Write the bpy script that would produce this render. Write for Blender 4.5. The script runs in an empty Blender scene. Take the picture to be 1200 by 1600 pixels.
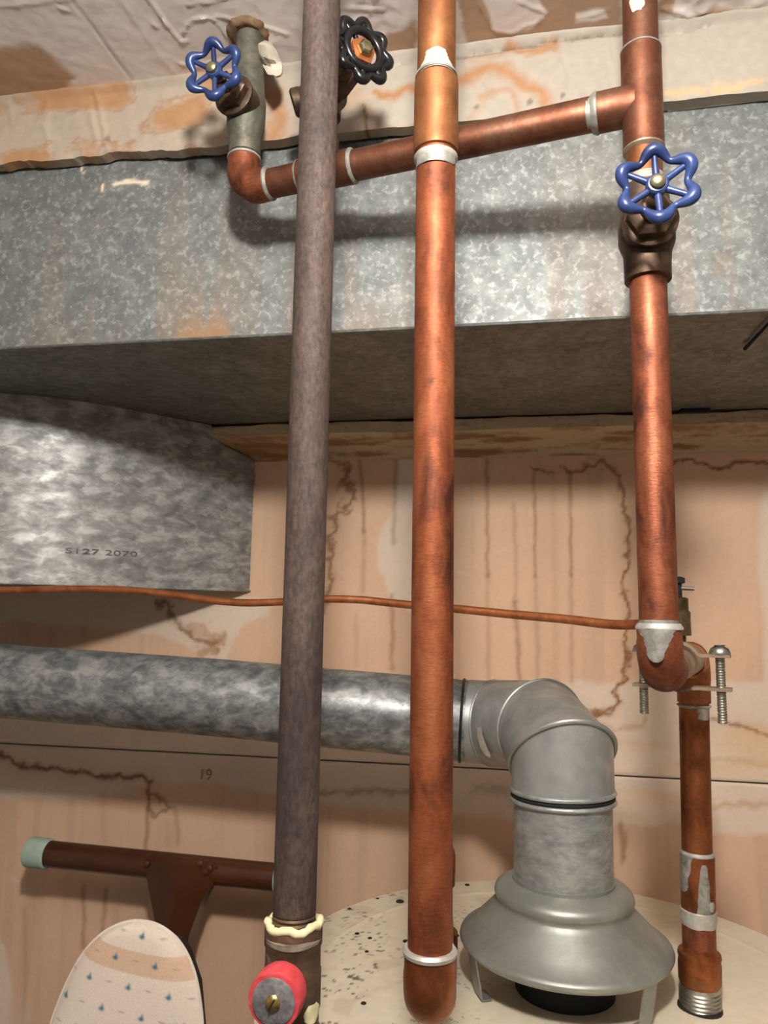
import bpy, math
import numpy as np
from mathutils import Vector, Matrix

# ------------------------------------------------------------------ camera
F_PX = 1155.0
CAM = np.array([0.0, 0.0, 1.70])
YAW, PITCH, ROLL = np.radians([10.0, 7.57, 0.935])
_f = np.array([-math.sin(YAW) * math.cos(PITCH), math.cos(YAW) * math.cos(PITCH), math.sin(PITCH)])
_r = np.array([math.cos(YAW), math.sin(YAW), 0.0])
_u = np.cross(_r, _f)
CR = math.cos(ROLL) * _r + math.sin(ROLL) * _u
CU = -math.sin(ROLL) * _r + math.cos(ROLL) * _u
sc = bpy.context.scene
COL = sc.collection
cam_d = bpy.data.cameras.new('camera')
cam_d.sensor_fit = 'VERTICAL'
cam_d.sensor_height = 36.0
cam_d.lens = 36.0 * F_PX / 1600.0
cam_d.clip_start = 0.02
cam_o = bpy.data.objects.new('camera', cam_d)
COL.objects.link(cam_o)
cam_o.matrix_world = Matrix(((CR[0], CU[0], -_f[0], CAM[0]), (CR[1], CU[1], -_f[1], CAM[1]),
                             (CR[2], CU[2], -_f[2], CAM[2]), (0, 0, 0, 1)))
sc.camera = cam_o

# ------------------------------------------------------------------ world, exposure, lamp strength
world = bpy.data.worlds.new('world')
sc.world = world
world.use_nodes = True
world.node_tree.nodes['Background'].inputs['Color'].default_value = (0.02, 0.018, 0.016, 1)
world.node_tree.nodes['Background'].inputs['Strength'].default_value = 0.2
vs = sc.view_settings
vs.view_transform = 'Standard'
vs.look = 'None'
vs.gamma = 1.0
vs.use_curve_mapping = False
vs.exposure = 1.42
BULB_AT = (0.0, -0.02, 2.078)
BULB_STRENGTH = 225.0
BULB_COLOUR = (1.0, 0.975, 0.94, 1)


# ------------------------------------------------------------------ pixel helpers (authoring only)
def px_of(P):
    d = np.asarray(P, float) - CAM
    z = d @ _f
    return 600 + F_PX * (d @ CR) / z, 800 - F_PX * (d @ CU) / z


def ray(x, y):
    return _f + ((x - 600) * CR + (800 - y) * CU) / F_PX


def at_y(x, y, Y):
    d = ray(x, y)
    return CAM + d * (Y - CAM[1]) / d[1]


def at_z(x, y, Z):
    d = ray(x, y)
    return CAM + d * (Z - CAM[2]) / d[2]


# ------------------------------------------------------------------ noise (numpy) for stains and relief
def _hash(i, j, s):
    i = i.astype(np.int64)
    j = j.astype(np.int64)
    h = (i * 374761393 + j * 668265263 + s * 2147483647) & 0xFFFFFFFF
    h = ((h ^ (h >> 13)) * 1274126177) & 0xFFFFFFFF
    h = h ^ (h >> 16)
    return (h & 0xFFFF) / 65535.0


def vnoise(x, y, s=0):
    i = np.floor(x)
    j = np.floor(y)
    u = x - i
    v = y - j
    u = u * u * (3 - 2 * u)
    v = v * v * (3 - 2 * v)
    a = _hash(i, j, s)
    b = _hash(i + 1, j, s)
    c = _hash(i, j + 1, s)
    d = _hash(i + 1, j + 1, s)
    return (a * (1 - u) + b * u) * (1 - v) + (c * (1 - u) + d * u) * v


def fbm(x, y, s=0, o=4):
    r = 0
    a = .5
    t = 0
    for k in range(o):
        r = r + a * vnoise(x, y, s + k * 17)
        t += a
        a *= .5
        x = x * 2.03 + 5.1
        y = y * 2.03 + 1.7
    return r / t


def sstep(a, b, x):
    t = np.clip((x - a) / (b - a), 0, 1)
    return t * t * (3 - 2 * t)


def dist_poly(px, py, pts):
    best = np.full(px.shape, 1e9)
    for (x0, y0), (x1, y1) in zip(pts[:-1], pts[1:]):
        dx, dy = x1 - x0, y1 - y0
        L = dx * dx + dy * dy + 1e-9
        t = np.clip(((px - x0) * dx + (py - y0) * dy) / L, 0, 1)
        best = np.minimum(best, np.hypot(px - x0 - t * dx, py - y0 - t * dy))
    return best


def inside(px, py, poly):
    c = np.zeros(px.shape, bool)
    n = len(poly)
    for i in range(n):
        x0, y0 = poly[i]
        x1, y1 = poly[(i + 1) % n]
        if y0 == y1:
            continue
        k = ((y0 > py) != (y1 > py)) & (px < (x1 - x0) * (py - y0) / (y1 - y0) + x0)
        c ^= k
    return c


def poly_mask(px, py, poly, soft=4):
    d = dist_poly(px, py, list(poly) + [poly[0]])
    s = np.where(inside(px, py, poly), d, -d)
    return sstep(-soft, soft, s)


def lin(c):
    c = np.asarray(c, float) / 255.0
    return np.where(c <= 0.04045, c / 12.92, ((c + 0.055) / 1.055) ** 2.4)


# ------------------------------------------------------------------ materials
MATS = {}


class NT:
    def __init__(s, name):
        s.m = bpy.data.materials.new(name)
        s.m.use_nodes = True
        s.t = s.m.node_tree
        s.b = s.t.nodes['Principled BSDF']
        MATS[name] = s.m

    def n(s, kind, ins=None, **kw):
        q = s.t.nodes.new(kind)
        for k, v in kw.items():
            setattr(q, k, v)
        for k, v in (ins or {}).items():
            if isinstance(v, bpy.types.NodeSocket):
                s.t.links.new(v, q.inputs[k])
            else:
                q.inputs[k].default_value = v
        return q

    def set(s, k, v):
        if isinstance(v, bpy.types.NodeSocket):
            s.t.links.new(v, s.b.inputs[k])
        else:
            s.b.inputs[k].default_value = v

    def coords(s, stretch=(1, 1, 1)):
        tc = s.n('ShaderNodeTexCoord')
        mp = s.n('ShaderNodeMapping', {'Vector': tc.outputs['Object'], 'Scale': stretch})
        return mp.outputs['Vector']

    def noise(s, scale, detail=4, stretch=(1, 1, 1), dist=0.0, rough=.5):
        q = s.n('ShaderNodeTexNoise', {'Vector': s.coords(stretch), 'Scale': scale, 'Detail': detail,
                                       'Distortion': dist, 'Roughness': rough})
        return q.outputs['Fac']

    def ramp(s, fac, stops):
        q = s.n('ShaderNodeValToRGB', {'Fac': fac})
        e = q.color_ramp.elements
        while len(e) < len(stops):
            e.new(.5)
        for el, (p, c) in zip(e, stops):
            el.position = p
            el.color = (*lin(c), 1) if not isinstance(c, (int, float)) else (c, c, c, 1)
        return q.outputs['Color']

    def mix(s, fac, a, b, mode='MIX'):
        q = s.n('ShaderNodeMix', data_type='RGBA', blend_type=mode)
        for k, v in ((0, fac), (6, a), (7, b)):
            if isinstance(v, bpy.types.NodeSocket):
                s.t.links.new(v, q.inputs[k])
            else:
                q.inputs[k].default_value = v
        return q.outputs[2]

    def bump(s, h, strength=.3, dist=.001):
        q = s.n('ShaderNodeBump', {'Height': h, 'Strength': strength, 'Distance': dist})
        s.set('Normal', q.outputs['Normal'])


def rgba(c):
    return (*lin(c), 1)


def metal_mat(name, stops, scale, stretch=(1, 1, 1), metallic=.9, rough=(.3, .5), grain=None, grain_amt=.35,
              bump=.15, dist=.4, detail=5):
    t = NT(name)
    n1 = t.noise(scale, detail, stretch, dist, .6)
    c = t.ramp(n1, stops)
    if grain:
        g = t.noise(grain[0], 3, grain[1], 0, .7)
        gc = t.ramp(g, [(.3, (70, 70, 70)), (.7, (255, 255, 255))])
        c = t.mix(grain_amt, c, gc, 'MULTIPLY')
        h = g
    else:
        h = n1
    t.set('Base Color', c)
    t.set('Metallic', metallic)
    r = t.n('ShaderNodeMapRange', {'Value': n1, 'From Min': .3, 'From Max': .7, 'To Min': rough[1], 'To Max': rough[0]})
    t.set('Roughness', r.outputs['Result'])
    if bump:
        t.bump(h, bump, .0006)
    return t


def plain_mat(name, c1, c2=None, scale=40, rough=.6, metallic=0.0, bump=0.0, stretch=(1, 1, 1), spec=.5):
    t = NT(name)
    if c2 is None:
        c2 = tuple(int(v * .85) for v in c1)
    n1 = t.noise(scale, 4, stretch)
    t.set('Base Color', t.ramp(n1, [(.3, c2), (.7, c1)]))
    t.set('Roughness', rough)
    t.set('Metallic', metallic)
    t.set('Specular IOR Level', spec)
    if bump:
        t.bump(n1, bump, .001)
    return t


# galvanised sheet: mottled spangle
def galv_mat(name, stops, scale, stretch, fleck_scale, fleck=.35, metallic=.85, rough=(.32, .55), rust=False, cell=.6):
    t = NT(name)
    n1 = t.noise(scale, 6, stretch, .35, .62)
    base = t.ramp(n1, stops)
    vo = t.n('ShaderNodeTexVoronoi', {'Vector': t.coords(stretch), 'Scale': fleck_scale, 'Randomness': 1.0})
    n2 = t.noise(fleck_scale * .8, 3, stretch, .25, .65)
    fl = t.ramp(n2, [(.52, 0.0), (.66, 1.0)])
    cellv = t.ramp(vo.outputs['Color'], [(.0, (150, 150, 150)), (1.0, (255, 255, 255))])
    base = t.mix(cell, base, cellv, 'MULTIPLY')
    amt = t.n('ShaderNodeMath', {0: fl, 1: fleck}, operation='MULTIPLY')
    base = t.mix(amt.outputs[0], base, rgba((232, 232, 224)))
    r = t.n('ShaderNodeMapRange', {'Value': n1, 'From Min': .3, 'From Max': .7, 'To Min': rough[1], 'To Max': rough[0]})
    if rust:
        at = t.n('ShaderNodeAttribute', attribute_name='stain')
        base = t.mix(at.outputs['Alpha'], base, at.outputs['Color'])
        mm = t.n('ShaderNodeMath', {0: metallic, 1: at.outputs['Alpha']}, operation='SUBTRACT', use_clamp=True)
        t.set('Metallic', mm.outputs[0])
    else:
        t.set('Metallic', metallic)
    t.set('Base Color', base)
    t.set('Roughness', r.outputs['Result'])
    t.bump(n2, .12, .0006)
    return t


galv_mat('galvanised_duct', [(.25, (106, 109, 107)), (.5, (126, 129, 125)), (.75, (148, 151, 146))], 55, (1, 1, 1), 210,
         .24, .38, (.48, .6), rust=True, cell=.35)
galv_mat('galvanised_under', [(.25, (118, 118, 112)), (.75, (150, 150, 142))], 20, (1, 1, 1), 160, .1, .75, (.5, .62))
galv_mat('galvanised_branch', [(.34, (122, 122, 118)), (.5, (152, 151, 146)), (.62, (182, 180, 174))], 85, (.5, .5, 1),
         110, .30, .38, (.42, .56), cell=.3)
galv_mat('galvanised_vent', [(.34, (104, 107, 106)), (.48, (138, 141, 139)), (.64, (186, 187, 183))], 80, (.6, .6, 1), 130, .2,
         .55, (.4, .54), cell=.3)
galv_mat('galvanised_elbow', [(.3, (156, 158, 154)), (.5, (172, 174, 170)), (.7, (190, 191, 186))], 40, (1, 1, 1), 150, .08,
         .6, (.4, .5), cell=.12)
galv_mat('galvanised_riser', [(.3, (136, 140, 136)), (.5, (160, 163, 159)), (.7, (188, 190, 184))], 60, (1, 1, 2), 190, .15,
         .6, (.42, .52), cell=.15)
galv_mat('hood_metal', [(.3, (132, 134, 127)), (.5, (144, 146, 138)), (.7, (160, 162, 153))], 30, (1, 1, 1.5), 260, .04,
         .55, (.4, .48), cell=.06)
metal_mat('copper', [(.34, (90, 48, 33)), (.5, (150, 84, 54)), (.68, (174, 106, 73))], 55, (1, 1, .45), .6, (.46, .6),
          (520, (.5, .5, 2.2)), .45, .3)
metal_mat('copper_orange', [(.34, (84, 44, 28)), (.5, (150, 80, 46)), (.68, (176, 106, 66))], 42, (1, 1, .5), .6, (.5, .62),
          (480, (.5, .5, 2.4)), .4, .25)
metal_mat('copper_bright', [(.3, (108, 66, 36)), (.5, (138, 86, 48)), (.7, (158, 108, 68))], 60, (1, 1, .8), .65, (.46, .58),
          (480, (.4, .4, 2.6)), .25, .2)
metal_mat('copper_dull', [(.3, (90, 58, 44)), (.5, (126, 78, 56)), (.7, (140, 102, 80))], 45, (1, 1, 1), .8, (.42, .56),
          (420, (1, 1, 1)), .3, .2)
metal_mat('copper_brown', [(.34, (104, 60, 36)), (.5, (160, 94, 55)), (.68, (184, 116, 74))], 38, (1, 1, .6), .85, (.4, .55),
          (420, (1, 1, 1)), .3, .2)
metal_mat('copper_tubing', [(.3, (150, 86, 50)), (.5, (190, 114, 70)), (.7, (214, 142, 94))], 60, (1, 1, 1), .75, (.38, .5), None, 0, .2)
metal_mat('iron_pipe', [(.3, (58, 46, 40)), (.5, (82, 65, 57)), (.7, (102, 83, 72))], 30, (1, 1, .35), .1, (.7, .8),
          (430, (1, 1, .5)), .75, .6, .3)
metal_mat('iron_fitting', [(.3, (60, 48, 36)), (.5, (92, 70, 52)), (.66, (112, 84, 62)), (.75, (168, 160, 140))], 70, (1, 1, 1), .4,
          (.5, .7), None, 0, .5)
metal_mat('solder', [(.3, (112, 108, 98)), (.5, (146, 143, 134)), (.7, (176, 173, 164))], 120, (1, 1, 1), .5, (.4, .55),
          None, 0, .4)
metal_mat('solder_white', [(.3, (160, 154, 144)), (.7, (200, 196, 186))], 90, (1, 1, 1), .4, (.35, .5), None, 0, .2)
metal_mat('valve_brass', [(.3, (62, 48, 38)), (.5, (92, 72, 56)), (.7, (116, 92, 72))], 50, (1, 1, 1), .65, (.42, .6),
          (300, (1, 1, 1)), .3, .3)
metal_mat('valve_verdigris', [(.3, (70, 74, 62)), (.5, (106, 104, 90)), (.7, (140, 126, 110))], 55, (1, 1, .8), .45, (.5, .66),
          (300, (1, 1, 1)), .3, .4)
metal_mat('nut_brass', [(.3, (120, 110, 80)), (.7, (186, 178, 140))], 90, (1, 1, 1), .9, (.3, .45), None, 0, .2)
metal_mat('brass_bright', [(.3, (170, 140, 70)), (.7, (226, 200, 128))], 90, (1, 1, 1), .95, (.2, .35), None, 0, .1)
metal_mat('steel_zinc', [(.3, (150, 148, 138)), (.7, (205, 202, 192))], 120, (1, 1, 1), .95, (.25, .4), None, 0, .1)
metal_mat('clamp_steel', [(.3, (128, 106, 84)), (.7, (178, 158, 132))], 60, (1, 1, 1), .7, (.4, .55), None, 0, .2)
metal_mat('needle_grey', [(.3, (84, 80, 72)), (.7, (130, 126, 116))], 80, (1, 1, 1), .6, (.45, .6), None, 0, .2)
metal_mat('needle_brass', [(.3, (56, 44, 28)), (.7, (122, 98, 62))], 80, (1, 1, 1), .7, (.4, .6), None, 0, .3)
metal_mat('washer_copper', [(.3, (170, 96, 52)), (.7, (218, 140, 92))], 60, (1, 1, 1), .8, (.4, .5), None, 0, .1)
metal_mat('disc_grey', [(.3, (96, 94, 96)), (.5, (128, 126, 126)), (.7, (160, 158, 156))], 260, (1, 1, 1), .5, (.45, .6), None, 0, .4)
plain_mat('blue_enamel', (52, 72, 122), (28, 38, 74), 45, .32, .1, .15)
plain_mat('black_enamel', (26, 25, 25), (12, 12, 12), 60, .28, 0, .2)
plain_mat('red_enamel', (206, 72, 76), (176, 48, 56), 120, .65, 0, .4, (1, 1, 3))
plain_mat('sealant', (226, 220, 178), (200, 190, 146), 160, .6, 0, .5)
plain_mat('flux', (150, 138, 120), (112, 98, 82), 180, .6, .1, .4)
plain_mat('black_soot', (16, 15, 14), (9, 9, 9), 60, .8)
plain_mat('brown_paint', (84, 48, 28), (64, 34, 18), 18, .3, 0, .05)
plain_mat('rubber_pale', (176, 196, 180), (150, 172, 156), 60, .7)
plain_mat('steel_dark', (70, 66, 60), (44, 42, 38), 50, .5, .6)
plain_mat('porcelain', (225, 222, 214), (214, 210, 202), 20, .25)
plain_mat('tank_enamel', (206, 194, 172), (196, 184, 162), 8, .4)
plain_mat('concrete', (140, 133, 124), (116, 110, 102), 7, .85, 0, .4)
plain_mat('drywall_plain', (190, 186, 180), (180, 176, 170), 4, .85)
plain_mat('cover_edge', (244, 234, 220), (232, 220, 206), 90, .85, 0, .2)
plain_mat('ceiling_plain', (232, 220, 212), (224, 211, 203), 4, .8)
plain_mat('torn_paper', (204, 192, 176), (176, 162, 144), 90, .8, 0, .5)
plain_mat('gypsum_dark', (140, 112, 84), (96, 72, 50), 120, .9, 0, .6)
plain_mat('stamp_ink', (108, 105, 98), (84, 82, 77), 60, .5, .4)
plain_mat('stamp_brown', (168, 134, 108), (152, 118, 94), 60, .8)
plain_mat('speck_rust', (44, 32, 22), (22, 16, 12), 80, .9)

t = NT('bulb_glow')
t.set('Base Color', (1, 1, 1, 1))
t.set('Emission Color', BULB_COLOUR)
t.set('Emission Strength', BULB_STRENGTH)


def attr_mat(name, rough=.8, fine=.12, fscale=220, bump=.25, spec=.3):
    t = NT(name)
    at = t.n('ShaderNodeAttribute', attribute_name='stain')
    g = t.ramp(t.noise(fscale, 4), [(.3, (205, 200, 196)), (.7, (255, 255, 255))])
    t.set('Base Color', t.mix(fine * 3, at.outputs['Color'], g, 'MULTIPLY'))
    t.set('Roughness', rough)
    t.set('Specular IOR Level', spec)
    t.bump(t.noise(fscale * 1.5, 3), bump, .0006)
    return t


attr_mat('drywall_stained', .85, .05, 220, .06)
attr_mat('plaster_paint', .62, .08, 150, .3, .4)
attr_mat('ceiling_paint', .55, .06, 150, .2, .45)
attr_mat('trim_paint', .75, .1, 160, .3)
attr_mat('tank_top', .42, .08, 90, .1, .5)
attr_mat('board_cloth', .9, .08, 500, .5, .1)


# ------------------------------------------------------------------ geometry helpers: a shape is (verts list, faces list)
class MB:
    def __init__(s):
        s.v = []
        s.f = []

    def add(s, v, f):
        o = len(s.v)
        s.v += [tuple(map(float, p)) for p in v]
        s.f += [tuple(i + o for i in q) for q in f]
        return s


def frame(d):
    d = Vector(d).normalized()
    a = Vector((0, 0, 1)) if abs(d.z) < .9 else Vector((1, 0, 0))
    x = a.cross(d).normalized()
    y = d.cross(x).normalized()
    return x, y, d


def tube(pts, r, seg=28, caps=True, closed=False, flat=None):
    P = [Vector(p) for p in pts]
    n = len(P)
    R = [r] * n if isinstance(r, (int, float)) else list(r)
    T = []
    for i in range(n):
        if closed:
            d = P[(i + 1) % n] - P[i - 1]
        elif i == 0:
            d = P[1] - P[0]
        elif i == n - 1:
            d = P[-1] - P[-2]
        else:
            d = (P[i + 1] - P[i]).normalized() + (P[i] - P[i - 1]).normalized()
            if d.length < 1e-9:
                d = P[i + 1] - P[i]
        if d.length < 1e-9:
            d = T[-1] if T else Vector((0, 0, 1))
        T.append(d.normalized())
    x, y, _ = frame(T[0])
    V = []
    Fc = []
    for i in range(n):
        if i:
            q = T[i - 1].rotation_difference(T[i])
            x = q @ x
            x = (x - T[i] * x.dot(T[i])).normalized()
        yy = T[i].cross(x)
        for k in range(seg):
            a = 2 * math.pi * k / seg
            V.append(P[i] + (x * math.cos(a) + yy * math.sin(a)) * R[i])
    m = n if closed else n - 1
    for i in range(m):
        j = (i + 1) % n
        for k in range(seg):
            l = (k + 1) % seg
            Fc.append((i * seg + k, i * seg + l, j * seg + l, j * seg + k))
    if caps and not closed:
        Fc.append(tuple(reversed(range(seg))))
        Fc.append(tuple(range((n - 1) * seg, n * seg)))
    return V, Fc


def lathe(prof, org=(0, 0, 0), axis=(0, 0, 1), seg=48, caps=True, wob=None):
    """prof: list of (r, t) along axis."""
    x, y, d = frame(axis)
    o = Vector(org)
    V = []
    Fc = []
    for (r, tt) in prof:
        for k in range(seg):
            a = 2 * math.pi * k / seg
            rr = r + (wob(a, tt) if wob else 0)
            V.append(o + d * tt + (x * math.cos(a) + y * math.sin(a)) * rr)
    n = len(prof)
    for i in range(n - 1):
        for k in range(seg):
            l = (k + 1) % seg
            Fc.append((i * seg + k, i * seg + l, (i + 1) * seg + l, (i + 1) * seg + k))
    if caps:
        Fc.append(tuple(reversed(range(seg))))
        Fc.append(tuple(range((n - 1) * seg, n * seg)))
    return V, Fc


def box(c, s, rot=None):
    V = [Vector((sx * s[0] / 2, sy * s[1] / 2, sz * s[2] / 2)) for sx in (-1, 1) for sy in (-1, 1) for sz in (-1, 1)]
    if rot is not None:
        V = [rot @ v for v in V]
    V = [v + Vector(c) for v in V]
    return V, [(0, 1, 3, 2), (4, 6, 7, 5), (0, 4, 5, 1), (2, 3, 7, 6), (0, 2, 6, 4), (1, 5, 7, 3)]


def arc(c, a, b, r, n=8):
    """quarter arc around corner c: from c+a*r to c+b*r, tangent to the two legs (a, b unit vectors out of the corner)."""
    c, a, b = Vector(c), Vector(a).normalized(), Vector(b).normalized()
    th = math.pi - a.angle(b)
    half = th / 2
    d = r * math.tan(half)
    bis = (a + b).normalized()
    o = c + bis * (r / math.cos(half))
    s0 = c + a * d - o
    ax = s0.cross(c + b * d - o).normalized()
    return [o + Matrix.Rotation(th * i / n, 3, ax) @ s0 for i in range(n + 1)]


def empty(name, loc, label, cat, group=None):
    o = bpy.data.objects.new(name, None)
    o.empty_display_size = .02
    COL.objects.link(o)
    o.location = loc
    o['label'] = label
    o['category'] = cat
    if group:
        o['group'] = group
    return o


def world_loc(o):
    p = Vector(o.location)
    return p + world_loc(o.parent) if o.parent else p


def obj(name, geo, mat, parent=None, label=None, sharp=38, bevel=0.0, kind=None, origin=None):
    v, f = (geo.v, geo.f) if isinstance(geo, MB) else geo
    off = world_loc(parent) if parent else Vector((0, 0, 0))
    if origin is not None:
        off = Vector(origin)
    me = bpy.data.meshes.new(name)
    me.from_pydata([Vector(p) - off for p in v], [], f)
    me.update()
    me.polygons.foreach_set('use_smooth', [True] * len(me.polygons))
    me.set_sharp_from_angle(angle=math.radians(sharp))
    me.materials.append(MATS[mat])
    o = bpy.data.objects.new(name, me)
    COL.objects.link(o)
    if parent:
        o.parent = parent
        if origin is not None:
            o.location = off - world_loc(parent)
    elif origin is not None:
        o.location = off
    if label:
        o['label'] = label
    if kind:
        o['kind'] = kind
    if bevel:
        m = o.modifiers.new('bevel', 'BEVEL')
        m.width = bevel
        m.segments = 2
        m.limit_method = 'ANGLE'
    return o


def structure(o, label=None, cat=None):
    o['kind'] = 'structure'
    if label:
        o['label'] = label
    if cat:
        o['category'] = cat
    return o


def axis_vals(lo, hi, dlo, dhi, step, coarse=.12):
    a = np.arange(dlo, dhi + step * .5, step)
    left = np.linspace(lo, dlo, max(2, int((dlo - lo) / coarse) + 2))[:-1] if dlo > lo + 1e-6 else np.array([])
    right = np.linspace(a[-1], hi, max(2, int((hi - a[-1]) / coarse) + 2))[1:] if hi > a[-1] + 1e-6 else np.array([])
    r = np.concatenate([left, a, right])
    return np.clip(r, lo, hi)


def grid_obj(name, us, vs_, pos, mat, parent=None, colour=None, flip=False, thick=None):
    """pos(U,V)->(X,Y,Z) arrays; colour(U,V)->(...,4) linear."""
    U, V = np.meshgrid(us, vs_)
    X, Y, Z = pos(U, V)
    nu, nv = len(us), len(vs_)
    co = np.stack([X, Y, Z], -1).reshape(-1, 3)
    if thick is not None:
        co2 = co + np.asarray(thick)
    off = np.array(world_loc(parent)) if parent else np.zeros(3)
    idx = np.arange(nu * nv).reshape(nv, nu)
    a, b, c, d = idx[:-1, :-1], idx[:-1, 1:], idx[1:, 1:], idx[1:, :-1]
    q = np.stack([a, b, c, d] if not flip else [a, d, c, b], -1).reshape(-1, 4)
    if thick is not None:
        ring = np.concatenate([idx[0, :], idx[1:, -1], idx[-1, -2::-1], idx[-2:0:-1, 0]])
        nb = len(co)
        N = nu * nv
        rim = []
        nxt = np.roll(ring, -1)
        bidx = np.arange(len(ring)) + N
        bn = np.roll(bidx, -1)
        if not flip:
            rim = np.stack([ring, bidx, bn, nxt], -1)
        else:
            rim = np.stack([ring, nxt, bn, bidx], -1)
        back = np.array(co[ring]) + np.asarray(thick)
        co = np.concatenate([co, back])
        q = np.concatenate([q, rim])
    me = bpy.data.meshes.new(name)
    me.from_pydata((co - off).tolist(), [], q.tolist())
    me.update()
    me.polygons.foreach_set('use_smooth', [True] * len(me.polygons))
    me.set_sharp_from_angle(angle=math.radians(50))
    me.materials.append(MATS[mat])
    if colour is not None:
        C = colour(U, V, X, Y, Z).reshape(-1, 4)
        if thick is not None:
            C = np.concatenate([C, C[ring]])
        at = me.attributes.new('stain', 'FLOAT_COLOR', 'POINT')
        at.data.foreach_set('color', np.ascontiguousarray(C, dtype=np.float32).ravel())
    o = bpy.data.objects.new(name, me)
    COL.objects.link(o)
    if parent:
        o.parent = parent
    return o


def text_geo(s, size):
    cu = bpy.data.curves.new('txt', 'FONT')
    cu.body = s
    cu.size = size
    cu.resolution_u = 3
    o = bpy.data.objects.new('txt', cu)
    COL.objects.link(o)
    dg = bpy.context.evaluated_depsgraph_get()
    me = bpy.data.meshes.new_from_object(o.evaluated_get(dg))
    v = [tuple(p.co) for p in me.vertices]
    f = [tuple(p.vertices) for p in me.polygons]
    bpy.data.objects.remove(o)
    bpy.data.meshes.remove(me)
    bpy.data.curves.remove(cu)
    return v, f


# ================================================================== ROOM
XL, XR, YF, WY, ZC = -1.25, 1.10, -1.15, 0.92, 2.168
DUCT_Y0, DUCT_Y1, DUCT_Z0 = 0.577, 0.864, 1.9305

structure(obj('floor', box(((XL + XR) / 2, (YF + WY) / 2, -.03), (XR - XL + .2, WY - YF + .2, .06)), 'concrete'),
          'grey concrete floor of the utility closet', 'floor')
structure(obj('wall_left', box((XL - .025, (YF + WY) / 2, ZC / 2), (.05, WY - YF, ZC)), 'drywall_plain'),
          'plain pale grey side wall on the left', 'wall')
structure(obj('wall_right', box((XR + .025, (YF + WY) / 2, ZC / 2), (.05, WY - YF, ZC)), 'drywall_plain'),
          'plain pale grey side wall on the right', 'wall')
structure(obj('wall_front', box(((XL + XR) / 2, YF - .025, ZC / 2), (XR - XL + .1, .05, ZC)), 'drywall_plain'),
          'plain pale grey wall behind the viewer', 'wall')

# ---- back wall: two drywall sheets with a taped seam
wall = structure(obj('wall_back', box(((XL + XR) / 2, WY + .0375, ZC / 2), (XR - XL + .1, .05, ZC)), 'drywall_plain'),
                 'stained tan drywall back wall behind the pipes', 'wall')
PAPER = lin((226, 188, 156))
COMP = lin((230, 208, 186))
BROWN = lin((134, 82, 46))
ORANGE = lin((196, 142, 80))


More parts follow.
